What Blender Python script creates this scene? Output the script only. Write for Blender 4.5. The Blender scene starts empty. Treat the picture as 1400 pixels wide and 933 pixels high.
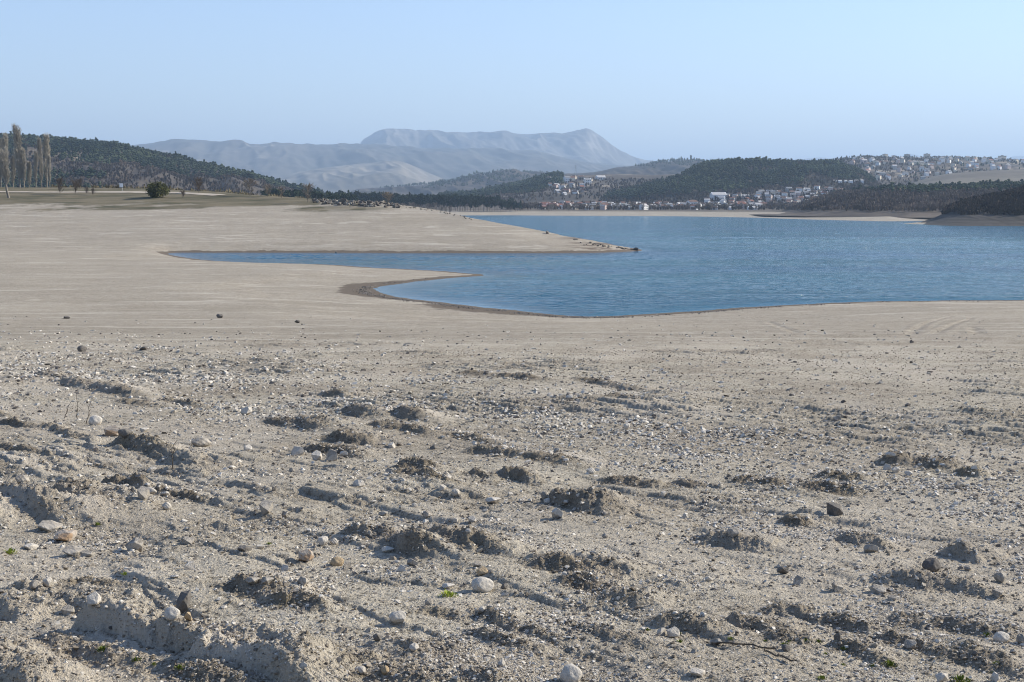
import bpy, bmesh, math, random
import numpy as np
from mathutils import Vector, Matrix
random.seed(7); rng = np.random.default_rng(11)
SC = bpy.context.scene
COL = SC.collection

# ------------------------------------------------------------------ camera maths
F = 1923.0; CX, CY = 700.0, 466.5; HZ = 281.0; CAMZ = 12.0
PITCH = math.atan((CY - HZ) / F)
cp, sp_ = math.cos(PITCH), math.sin(PITCH)

def ray(px, py):
    u = (np.asarray(px, float) - CX) / F; v = (CY - np.asarray(py, float)) / F
    dx = u; dy = cp + v * sp_; dz = -sp_ + v * cp
    return dx / dy, dz / dy            # x per metre of depth, z per metre of depth
def on_plane(px, py, z=0.0):
    a, b = ray(px, py); Y = (z - CAMZ) / b
    return a * Y, Y
def at_depth(px, py, Y):
    a, b = ray(px, py); return a * Y, Y, CAMZ + b * Y
def to_px(x, y, z):
    x = np.asarray(x, float); y = np.asarray(y, float); z = np.asarray(z, float) - CAMZ
    d = y * cp - z * sp_; up = y * sp_ + z * cp
    return CX + F * x / d, CY - F * up / d

# ------------------------------------------------------------------ noise
_P = rng.permutation(65536).astype(np.int64); _G = rng.uniform(0, 2 * np.pi, 65536)
_gx, _gy = np.cos(_G), np.sin(_G)
def pn(x, y, seed=0):
    x = np.asarray(x, float) + seed * 17.31; y = np.asarray(y, float) - seed * 9.77
    xi = np.floor(x).astype(np.int64); yi = np.floor(y).astype(np.int64)
    fx = x - xi; fy = y - yi
    u = fx * fx * fx * (fx * (fx * 6 - 15) + 10); v = fy * fy * fy * (fy * (fy * 6 - 15) + 10)
    def g(ax, ay, bx, by):
        h = _P[(_P[ax & 65535] + ay) & 65535]
        return _gx[h] * bx + _gy[h] * by
    a = g(xi, yi, fx, fy); b = g(xi + 1, yi, fx - 1, fy)
    c = g(xi, yi + 1, fx, fy - 1); d = g(xi + 1, yi + 1, fx - 1, fy - 1)
    return (a + (b - a) * u + ((c + (d - c) * u) - (a + (b - a) * u)) * v) * 1.4
def fbm(x, y, o=4, seed=0, gain=.5):
    s = 0; a = 1.0; f = 1.0; n = 0
    for i in range(o):
        s = s + a * pn(x * f, y * f, seed + i * 3); n += a; a *= gain; f *= 2.03
    return s / n
def ridged(x, y, o=4, seed=0):
    s = 0; a = 1.0; f = 1.0; n = 0
    for i in range(o):
        s = s + a * (1 - np.abs(pn(x * f, y * f, seed + i * 3)) * 1.6); n += a; a *= .5; f *= 2.1
    return s / n
def sstep(a, b, x):
    t = np.clip((x - a) / (b - a), 0, 1); return t * t * (3 - 2 * t)
def smin(a, b, k):
    h = np.clip(.5 + .5 * (b - a) / k, 0, 1); return b * (1 - h) + a * h - k * h * (1 - h)

# ------------------------------------------------------------------ object helpers
def mesh_np(name, V, Fc, mat=None, smooth=False, attrs=None, nper=None):
    """V (n,3); Fc (m,k) ints with k = 3 or 4"""
    V = np.ascontiguousarray(V, dtype=np.float32); Fc = np.ascontiguousarray(Fc, dtype=np.int32)
    me = bpy.data.meshes.new(name); k = Fc.shape[1]
    me.vertices.add(len(V)); me.vertices.foreach_set('co', V.ravel())
    me.loops.add(Fc.size); me.loops.foreach_set('vertex_index', Fc.ravel())
    me.polygons.add(len(Fc))
    me.polygons.foreach_set('loop_start', np.arange(0, Fc.size, k, dtype=np.int32))
    me.polygons.foreach_set('loop_total', np.full(len(Fc), k, dtype=np.int32))
    me.polygons.foreach_set('use_smooth', np.full(len(Fc), smooth, dtype=bool))
    if attrs:
        for kk, vv in attrs.items():
            at = me.attributes.new(kk, 'FLOAT', 'POINT'); at.data.foreach_set('value', np.asarray(vv, dtype=np.float32))
    me.update(calc_edges=True)
    if mat: me.materials.append(mat)
    return me
def link(name, me, parent=None, loc=(0, 0, 0), rot=(0, 0, 0), sc=(1, 1, 1)):
    o = bpy.data.objects.new(name, me); COL.objects.link(o)
    o.location = loc; o.rotation_euler = rot; o.scale = sc
    if parent is not None: o.parent = parent
    return o
def tag(o, label=None, cat=None, group=None, kind=None):
    if label: o['label'] = label
    if cat: o['category'] = cat
    if group: o['group'] = group
    if kind: o['kind'] = kind
    return o
def empty(name, loc, rz=0, s=1.0):
    o = bpy.data.objects.new(name, None); COL.objects.link(o); o.location = loc; o.rotation_euler = (0, 0, rz)
    o.scale = (s, s, s) if not hasattr(s, '__len__') else s
    o.empty_display_size = .2
    return o
def scatter(tV, tF, pos, scale, rz, name, mat, tilt=None, smooth=False):
    """many copies of template(s) merged in one mesh (stuff). tV list of templates"""
    Vs = []; Fs = []; off = 0
    nt = len(tV); which = rng.integers(0, nt, len(pos))
    scale = np.asarray(scale, float)
    if scale.ndim == 1: scale = np.repeat(scale[:, None], 3, 1)
    for t in range(nt):
        m = which == t
        if not m.any(): continue
        v = tV[t][None] * scale[m][:, None, :]
        if tilt is not None:
            a = tilt[m][:, None]; ca, sa = np.cos(a), np.sin(a)
            v = np.stack([v[..., 0], v[..., 1] * ca - v[..., 2] * sa, v[..., 1] * sa + v[..., 2] * ca], -1)
        c, s = np.cos(rz[m])[:, None], np.sin(rz[m])[:, None]
        w = np.stack([v[..., 0] * c - v[..., 1] * s, v[..., 0] * s + v[..., 1] * c, v[..., 2]], -1) + pos[m][:, None, :]
        n = m.sum(); k = tV[t].shape[0]
        f = tF[t][None] + (np.arange(n) * k)[:, None, None] + off
        Vs.append(w.reshape(-1, 3)); Fs.append(f.reshape(-1, tF[t].shape[1])); off += n * k
    return mesh_np(name, np.concatenate(Vs), np.concatenate(Fs), mat, smooth)

# ------------------------------------------------------------------ materials
class NT:
    def __init__(s, name):
        s.m = bpy.data.materials.new(name); s.m.use_nodes = True
        s.t = s.m.node_tree; s.t.nodes.clear(); s.out = s.t.nodes.new('ShaderNodeOutputMaterial')
        s.b = s.n('ShaderNodeBsdfPrincipled'); s.l(s.b.outputs[0], s.out.inputs[0])
        s.b.inputs['Roughness'].default_value = .9; s.b.inputs['Specular IOR Level'].default_value = .15
        s.co = s.n('ShaderNodeTexCoord')
    def n(s, t, **k):
        n = s.t.nodes.new(t)
        for a, b in k.items(): setattr(n, a, b)
        return n
    def l(s, a, b): s.t.links.new(a, b)
    def geo(s):
        g = s.n('ShaderNodeNewGeometry'); return g
    def noise(s, scale, det=4, rough=.55, vec=None, dist=0, dim='3D', mapscale=None, rot=None):
        n = s.n('ShaderNodeTexNoise'); n.inputs['Scale'].default_value = scale; n.inputs['Detail'].default_value = det
        n.inputs['Roughness'].default_value = rough; n.inputs['Distortion'].default_value = dist
        src = vec if vec is not None else s.geo().outputs['Position']
        if mapscale:
            mp = s.n('ShaderNodeMapping'); mp.inputs['Scale'].default_value = mapscale
            if rot: mp.inputs['Rotation'].default_value = rot
            s.l(src, mp.inputs['Vector']); src = mp.outputs[0]
        s.l(src, n.inputs['Vector']); return n.outputs[0]
    def ramp(s, v, stops, interp='LINEAR'):
        r = s.n('ShaderNodeValToRGB'); e = r.color_ramp.elements; r.color_ramp.interpolation = interp
        while len(e) > 1: e.remove(e[-1])
        e[0].position = stops[0][0]; c = stops[0][1]; e[0].color = tuple(c) + (1,) if hasattr(c, '__len__') else (c, c, c, 1)
        for p, c in stops[1:]:
            q = e.new(p); q.color = tuple(c) + (1,) if hasattr(c, '__len__') else (c, c, c, 1)
        s.l(v, r.inputs[0]); return r.outputs[0]
    def mix(s, f, a, b, bt='MIX'):
        m = s.n('ShaderNodeMix', data_type='RGBA', blend_type=bt)
        for sock, v in ((m.inputs[0], f), (m.inputs[6], a), (m.inputs[7], b)):
            if hasattr(v, 'links'): s.l(v, sock)
            elif hasattr(v, '__len__'): sock.default_value = tuple(v) + (1,)
            else: sock.default_value = v
        return m.outputs[2]
    def math(s, op, a, b=0.0, clamp=False):
        m = s.n('ShaderNodeMath', operation=op, use_clamp=clamp)
        for sock, v in ((m.inputs[0], a), (m.inputs[1], b)):
            if hasattr(v, 'links'): s.l(v, sock)
            else: sock.default_value = v
        return m.outputs[0]
    def attr(s, name):
        a = s.n('ShaderNodeAttribute', attribute_name=name); return a.outputs['Fac']
    def bump(s, h, strength=.5, dist=.02, prev=None):
        b = s.n('ShaderNodeBump'); b.inputs['Strength'].default_value = strength; b.inputs['Distance'].default_value = dist
        s.l(h, b.inputs['Height'])
        if prev is not None: s.l(prev, b.inputs['Normal'])
        return b.outputs[0]
    def done(s, col=None, nrm=None, rough=None):
        if col is not None:
            if hasattr(col, 'links'): s.l(col, s.b.inputs['Base Color'])
            else: s.b.inputs['Base Color'].default_value = tuple(col) + (1,)
        if nrm is not None: s.l(nrm, s.b.inputs['Normal'])
        if rough is not None:
            if hasattr(rough, 'links'): s.l(rough, s.b.inputs['Roughness'])
            else: s.b.inputs['Roughness'].default_value = rough
        return s.m

def mat_ground():
    s = NT('ground_mat')
    n1 = s.noise(.35, 6, .6); n2 = s.noise(2.2, 6, .65); n3 = s.noise(14, 5, .7); n4 = s.noise(70, 3, .7)
    nl = s.noise(1.0, 5, .6, mapscale=(.02, .12, .05))
    pale = (.57, .50, .385); mid = (.45, .388, .29); dark = (.12, .10, .072)
    base = s.mix(s.ramp(n2, [(.3, 0), (.7, 1)]), mid, pale)
    base = s.mix(s.ramp(n1, [(.42, 0), (.62, .7)]), base, (.35, .29, .215))
    base = s.mix(s.ramp(s.mix(.45, n3, n4), [(.38, 1.0), (.50, 0)]), base, dark)
    base = s.mix(s.ramp(n4, [(.58, 0), (.70, .8)]), base, (.60, .54, .45))
    n5 = s.noise(1.0, 7, .72, mapscale=(.30, .9, 1)); n6 = s.noise(2.6, 6, .75); n7 = s.noise(1.0, 5, .6, mapscale=(.05, .16, 1), dist=1.2)
    # smooth silt further out
    silt = s.mix(s.ramp(nl, [(.32, 0), (.66, 1)]), (.365, .32, .245), (.465, .41, .325))
    silt = s.mix(s.ramp(n2, [(.38, .7), (.58, 0)]), silt, (.27, .22, .16))
    silt = s.mix(s.ramp(n3, [(.40, .75), (.52, 0)]), silt, (.20, .16, .11))
    zl = s.noise(1.0, 4, .6, mapscale=(.015, .015, 2.0), dist=.3)
    silt = s.mix(s.math('MULTIPLY', s.attr('bank'), s.ramp(zl, [(.36, .55), (.50, 0)])), silt, (.31, .265, .205))
    silt = s.mix(s.math('MULTIPLY', s.attr('bank'), s.ramp(zl, [(.58, 0), (.70, .4)])), silt, (.53, .475, .395))
    silt = s.mix(s.ramp(n5, [(.40, .65), (.50, 0)]), silt, (.25, .205, .15))
    silt = s.mix(s.ramp(n6, [(.37, .8), (.45, 0)]), silt, (.17, .135, .095))
    silt = s.mix(s.ramp(n7, [(.56, 0), (.66, .55)]), silt, (.54, .475, .38))
    silt = s.mix(s.ramp(n6, [(.60, 0), (.68, .5)]), silt, (.58, .52, .43))
    base = s.mix(s.attr('silt'), base, silt)
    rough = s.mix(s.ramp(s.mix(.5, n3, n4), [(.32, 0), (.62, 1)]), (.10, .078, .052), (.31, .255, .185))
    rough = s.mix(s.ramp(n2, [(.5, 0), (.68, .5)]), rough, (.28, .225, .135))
    base = s.mix(s.attr('rough'), base, rough)  # rough: crumbly dark soil, plus shade painted on the steep mound faces
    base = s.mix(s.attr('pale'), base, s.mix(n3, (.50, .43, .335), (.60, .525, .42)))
    wf = s.math('ADD', s.attr('wet'), s.math('MULTIPLY', s.math('SUBTRACT', s.noise(1.0, 6, .7, mapscale=(.5, .35, 1)), .5), 1.5))
    wf = s.math('MULTIPLY', s.ramp(wf, [(.32, 0), (.5, 1)]), s.ramp(s.attr('wet'), [(.04, 0), (.2, 1)]))
    wet = s.mix(s.ramp(n3, [(.3, 0), (.7, 1)]), (.085, .065, .045), (.19, .15, .11))
    base = s.mix(wf, base, wet)
    gn = s.noise(.12, 6, .65, mapscale=(.35, 1, 1))
    grass = s.mix(s.ramp(gn, [(.36, 0), (.6, 1)]), (.075, .068, .034), (.185, .15, .092))
    base = s.mix(s.attr('grass'), base, grass)
    sn = s.noise(.05, 6, .7)
    scrub = s.mix(s.ramp(sn, [(.35, 0), (.65, 1)]), (.06, .05, .035), (.17, .135, .10))
    base = s.mix(s.attr('scrub'), base, scrub)
    st = s.noise(1.0, 4, .6, mapscale=(.03, .10, 1.6))
    base = s.mix(s.math('MULTIPLY', s.attr('strata'), s.ramp(st, [(.47, 0), (.55, 1)])), base, (.15, .115, .085))
    h = s.math('ADD', s.math('MULTIPLY', n3, .6), s.math('MULTIPLY', n4, .35))
    b1 = s.bump(h, 1.0, .075)
    return s.done(base, b1, .95)

def mat_stone(name, c1, c2, sc=18, spots=None, isl=False, bump=.012):
    s = NT(name)
    if isl: r = s.geo().outputs['Random Per Island']; vec = s.geo().outputs['Position']
    else:
        r = s.n('ShaderNodeObjectInfo').outputs['Random']; vec = s.co.outputs['Object']
    n = s.noise(sc, 5, .65, vec=vec); nb = s.noise(sc * .25, 3, .6, vec=vec)
    col = s.mix(s.ramp(r, [(0, 0), (1, 1)]), c1, c2)
    col = s.mix(s.ramp(n, [(.36, .55), (.55, 0)]), col, tuple(x * .6 for x in c1))
    if spots: col = s.mix(s.ramp(nb, [(.48, 0), (.56, .9)]), col, spots)
    return s.done(col, s.bump(n, .6, bump), .85)

def mat_leafy(name, c1, c2, isl=True, sc=.02):
    s = NT(name)
    r = s.geo().outputs['Random Per Island'] if isl else s.n('ShaderNodeObjectInfo').outputs['Random']
    col = s.mix(r, c1, c2)
    n = s.noise(sc, 3, .5)
    col = s.mix(s.ramp(n, [(.42, 0), (.62, .75)]), col, tuple(x * 1.6 for x in c2))
    col = s.mix(s.ramp(s.noise(sc * .45, 4, .6), [(.38, .7), (.55, 0)]), col, tuple(x * .8 for x in c1))
    s.b.inputs['Specular IOR Level'].default_value = .05
    return s.done(col, None, .95)
def mat_plain(name, c, rough=.8, noise=None, var=.25):
    s = NT(name)
    if noise:
        n = s.noise(noise, 4, .6, vec=s.co.outputs['Object'])
        return s.done(s.mix(s.ramp(n, [(.3, 0), (.7, 1)]), tuple(x * (1 - var) for x in c), tuple(min(.9, x * (1 + var)) for x in c)), None, rough)
    return s.done(c, None, rough)
# ------------------------------------------------------------------ shoreline
def catmull(P, n=4):
    P = np.array(P, float); out = []
    for i in range(len(P) - 1):
        p0 = P[max(i - 1, 0)]; p1 = P[i]; p2 = P[i + 1]; p3 = P[min(i + 2, len(P) - 1)]
        for k in range(n):
            t = k / n
            out.append(.5 * ((2 * p1) + (p2 - p0) * t + (2 * p0 - 5 * p1 + 4 * p2 - p3) * t * t + (3 * p1 - p0 - 3 * p2 + p3) * t ** 3))
    out.append(P[-1]); return out
near_px = [(1500,411),(1400,411),(1200,413),(1050,420),(950,427),(870,432),(810,434),(760,432),(700,426),(640,420),(590,414),(540,408),(507,402),(497,396),(506,391),(540,386),(600,380),(635,377.6),(651,376.4)]
spit_px = [(651,376.4),(640,374.5),(600,371.5),(560,369),(500,366),(440,362),(380,360),(320,358.5),(270,355.5),(235,350),(225,347),(235,345.6),(260,345.2),(400,345.2),(600,345.8),(760,345.8),(830,345),(872,343)]
back_px = [(872,343),(874,341.6),(860,339),(820,334),(760,327),(700,322),(640,318),(600,316),(560,312),(525,307),(540,301),(570,297),(610,295),(660,294.6),(700,294.6),(760,295),(900,295.6),(1000,297),(1040,298),(1100,300),(1180,302),(1225,302.6),(1290,301.5),(1300,302.5),(1270,304.5),(1236,306),(1300,307.4),(1400,309),(1500,311)]
W = catmull([on_plane(*p) for p in near_px], 4)[:-1] + catmull([on_plane(*p) for p in spit_px], 4)[:-1] + catmull([on_plane(*p) for p in back_px], 3)
x9, y9 = W[-1]
W = [np.array(q) for q in W] + [np.array((900., 760.)), np.array((1500., 700.)), np.array((1700., 350.)), np.array((400., 205.))]
W = np.array(W)
def shore_exact(x, y):
    """signed distance: + on land, - over water"""
    x = np.asarray(x, float); y = np.asarray(y, float)
    d2 = np.full(x.shape, 1e18); ins = np.zeros(x.shape, bool)
    n = len(W)
    for i in range(n):
        ax, ay = W[i]; bx, by = W[(i + 1) % n]
        ex, ey = bx - ax, by - ay; L = ex * ex + ey * ey + 1e-9
        t = np.clip(((x - ax) * ex + (y - ay) * ey) / L, 0, 1)
        q = (x - ax - t * ex) ** 2 + (y - ay - t * ey) ** 2
        np.minimum(d2, q, out=d2)
        if ay != by:
            c = ((ay > y) != (by > y)) & (x < ex * (y - ay) / (ey if ey != 0 else 1e-9) + ax)
            ins ^= c
    d = np.sqrt(d2); return np.where(ins, -d, d)

_gc = np.linspace(-.62, .95, 1100); _gl = np.linspace(math.log(44.), math.log(3200.), 900)
_GC, _GL = np.meshgrid(_gc, _gl); _GY = np.exp(_GL); _SD = shore_exact(_GC * _GY, _GY)
_SD = _SD + np.where(_GY < 700, 1, 0) * (.9 * fbm(_GC * _GY * .22, _GY * .09, 4, 601) + .35 * fbm(_GC * _GY * .9, _GY * .4, 2, 603)) * np.clip(_GY / 160, .4, 1.6) * np.where(_GY > 330, .3, 1)
def shore(x, y):
    x = np.asarray(x, float); y = np.asarray(y, float)
    c = x / np.maximum(y, 1); l = np.log(np.maximum(y, 1))
    fi = (c - _gc[0]) / (_gc[1] - _gc[0]); fj = (l - _gl[0]) / (_gl[1] - _gl[0])
    ok = (fi >= 0) & (fi < len(_gc) - 1) & (fj >= 0) & (fj < len(_gl) - 1)
    i = np.clip(fi.astype(int), 0, len(_gc) - 2); j = np.clip(fj.astype(int), 0, len(_gl) - 2); u = fi - i; v = fj - j
    d = (_SD[j, i] * (1 - u) + _SD[j, i + 1] * u) * (1 - v) + (_SD[j + 1, i] * (1 - u) + _SD[j + 1, i + 1] * u) * v
    if not ok.all():
        d = np.array(d); d[~ok] = shore_exact(x[~ok], y[~ok])
    return d

_cp = np.array([-400, 0, 100, 200, 300, 350, 400, 450, 520, 600, 640, 700, 770, 820, 872, 900], float)
_cy = np.array([255, 256, 256.5, 258, 262.5, 267, 270, 273, 276.5, 287.5, 297, 309, 321, 329, 340, 346], float)
_cd = np.array([620, 600, 590, 570, 545, 530, 515, 500, 480, 455, 430, 410, 395, 385, 374, 372], float)
_cc, _cb = ray(_cp, _cy); _cz = CAMZ + _cb * _cd
def base_z(x, y, s=None):
    x = np.asarray(x, float); y = np.asarray(y, float)
    if s is None:
        s = np.where(y < 45, 150 - y, 0.0); m = y >= 45
        if m.any():
            s = np.array(s, float); s[m] = shore(x[m], y[m])
    v = (9.35 - .0696 * (y - 5) - .0) / .8
    zA = .95 + .8 * np.logaddexp(0, np.clip(v, -60, 60))
    zA = smin(zA, 10.42 + 0 * zA, .25)
    c = x / np.maximum(y, 1); zc = np.interp(c, _cc, _cz); dc = np.interp(c, _cc, _cd)
    d0 = 355.0
    t = np.clip((y - d0) / np.maximum(dc - d0, 5), 0, 1)
    P = (zc - .95) * t
    back = np.where(c < np.interp(430, _cp, _cc), .011, .06)
    P = P - np.maximum(y - dc, 0) * back
    P = np.maximum(P, 0) * sstep(_cc[-1] + .02, _cc[-1] - .005, c) * sstep(1500, 900, y)
    zfar = smin(4.9 + .015 * np.maximum(y - 1700, 0), 16 + 0 * y, 2.) - 1 + 8 * sstep(-.19, -.15, c) * sstep(-.02, -.07, c) * sstep(950, 1200, y) * sstep(2000, 1600, y)
    top = zA + P + np.maximum(zfar, 0) * sstep(900, 1200, y)
    Rn = .035 * s + .03 * np.maximum(s - 15, 0) + .06 * np.maximum(s - 35, 0)
    Rf = np.where(s > 0, .20 * s + .4 * np.maximum(s - 20, 0), .08 * s)
    w = sstep(310, 350, y); R = Rn * (1 - w) + Rf * w
    w2 = sstep(800, 1000, y); R = R * (1 - w2) + .05 * s * w2
    R = np.maximum(R, -2.5)
    return smin(top, R, .25 + .55 * w * (1 - w2))
def hit_ground(px, py, lo=3.0, hi=900.0, zf=None):
    """world point where the sight line through a pixel meets the ground"""
    a, b = ray(px, py)
    def first(t, f):
        d = CAMZ + b * t - f(a * t, t); i = int(np.argmax(d < 0))
        if d[i] >= 0 or i == 0: return None
        return t[i - 1] + (t[i] - t[i - 1]) * d[i - 1] / (d[i - 1] - d[i] + 1e-12)
    zf = zf or base_z
    if zf is not full_z:
        y = first(np.geomspace(lo, hi, 900), zf); return None if y is None else (a * y, y)
    y = first(np.geomspace(lo, hi, 260), base_z)
    if y is None: return None
    y2 = first(np.linspace(y * .85, y * 1.15, 160), full_z) or y
    return a * y2, y2

# ------------------------------------------------------------------ mud mounds, scarps: A px, B px, half width (m), height (m), roughness, asymmetry side, colour
MOUNDS = [
 (166,613,288,643,.27,.16,.35,'p'),(2,578,60,584,.12,.07,1,'r'),(60,582,135,606,.12,.07,1,'r'),(-60,560,30,570,.15,.1,.8,'r'),
 (95,676,185,708,.24,.15,1,'r'),(15,690,125,718,.30,.15,.45,'p'),(-40,700,20,720,.25,.15,.5,'p'),(158,662,215,672,.12,.08,1,'r'),(215,672,305,694,.10,.06,1,'r'),
 (-60,630,60,655,.28,.08,.3,'p'),(0,610,110,648,.20,.05,.5,'p'),
 (138,862,235,885,.15,.17,1,'c'),(228,876,330,900,.19,.15,1,'c'),(310,895,450,925,.26,.15,1,'c'),(55,872,250,915,.16,.045,.5,'p'),(-40,880,40,905,.18,.07,.7,'c'),
 (240,912,400,940,.16,.04,.5,'p'),(-20,915,90,945,.2,.12,.8,'c'),
 (480,734,560,748,.12,.08,1,'r'),(545,748,620,772,.15,.11,1,'r'),(600,744,700,772,.16,.11,1,'r'),(560,738,690,752,.12,.06,1,'r'),
 (768,684,870,704,.28,.17,.6,'r'),(690,650,752,662,.17,.11,.7,'r'),(640,648,690,656,.12,.05,.9,'r'),(556,640,612,650,.2,.10,1,'r'),(545,655,640,668,.15,.06,1,'r'),
 (415,578,470,592,.32,.13,.6,'r'),(478,566,540,576,.3,.14,.5,'r'),(465,600,530,612,.3,.12,.8,'r'),(548,572,602,580,.3,.13,.3,'p'),(520,585,580,592,.28,.10,.5,'r'),(430,612,520,626,.22,.08,.9,'r'),(455,540,490,545,.3,.10,.6,'r'),(540,590,620,602,.25,.08,.5,'r'),
 (640,618,770,632,.22,.08,.4,'r'),(620,598,700,612,.2,.05,.4,'p'),(740,625,820,640,.3,.05,.2,'p'),
 (58,518,100,524,.4,.12,.6,'r'),(95,525,150,536,.4,.13,.6,'r'),(130,532,215,546,.35,.12,.5,'p'),(230,548,300,556,.3,.07,.6,'r'),(375,578,430,585,.25,.08,.7,'r'),(170,548,240,556,.3,.06,.5,'r'),
 (690,518,760,526,.35,.08,1,'r'),(790,522,930,545,.3,.07,.8,'r'),(640,510,700,520,.4,.05,.8,'r'),(840,548,900,555,.3,.07,.8,'r'),
 (930,660,985,672,.2,.07,1,'r'),(835,655,930,668,.2,.05,.9,'r'),(1018,652,1110,664,.2,.05,1,'r'),(1100,662,1200,672,.2,.05,1,'r'),
 (1218,625,1260,630,.3,.12,.6,'r'),(1268,628,1330,640,.3,.10,.7,'r'),(1320,640,1360,646,.2,.08,.7,'r'),(1080,704,1130,712,.15,.05,.9,'r'),(1130,650,1200,656,.22,.05,.6,'r'),
 (1065,838,1130,848,.15,.12,.8,'r'),(1120,842,1205,860,.15,.09,1,'r'),(1230,845,1300,858,.15,.07,1,'r'),(1290,850,1420,875,.16,.09,1,'r'),(1010,850,1090,865,.14,.09,1,'r'),
 (1150,880,1230,905,.13,.10,1,'r'),(1205,872,1320,895,.13,.08,1,'r'),(1310,890,1420,925,.16,.1,1,'r'),(1060,868,1120,882,.1,.05,1,'r'),
 (835,822,905,832,.22,.13,.5,'r'),(750,780,880,800,.25,.06,.6,'r'),(770,805,850,815,.18,.05,.8,'r'),
 (660,842,740,862,.12,.08,.8,'r'),(700,856,800,886,.10,.07,.7,'r'),(760,850,900,900,.09,.06,.7,'r'),(580,838,660,848,.12,.06,.6,'r'),(650,870,760,896,.10,.07,.9,'r'),(900,850,1010,872,.14,.05,1,'r'),
 (590,890,650,915,.2,.06,.6,'r'),(480,895,560,915,.18,.06,.6,'r'),(540,915,640,940,.2,.08,.7,'r'),(640,925,720,945,.2,.08,.7,'r'),
 (380,836,450,848,.12,.06,1,'r'),(330,812,430,832,.2,.06,.5,'p'),(110,795,210,812,.16,.05,.6,'p'),(0,820,60,838,.22,.07,.8,'c'),(50,800,190,835,.25,.07,1,'c'),
 (30,520,60,526,.3,.05,.5,'r'),(1150,740,1220,752,.16,.06,.8,'r'),(1300,752,1350,764,.16,.1,.5,'r'),(1200,790,1400,812,.2,.05,.6,'p'),(960,740,1060,756,.2,.05,.7,'r'),
]
_MW = None
def mounds_world():
    global _MW
    if _MW is None:
        _MW = []
        for (ax, ay, bx, by, w, h, r, c) in MOUNDS:
            if c == 'r' and ay > 805 and ax > 450: h *= .5; r *= .5
            _MW.append((hit_ground(ax, ay), hit_ground(bx, by), w, h, r, c))
    return _MW
RUTS = [[(1236,486),(1240,470),(1250,452),(1272,440),(1300,433)],[(1262,492),(1266,474),(1280,456),(1305,443),(1330,434)],
        [(1030,440),(1060,444),(1090,455)],[(450,408),(470,412),(485,420)],[(1330,447),(1345,470),(1338,495),(1300,515)]]

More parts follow.
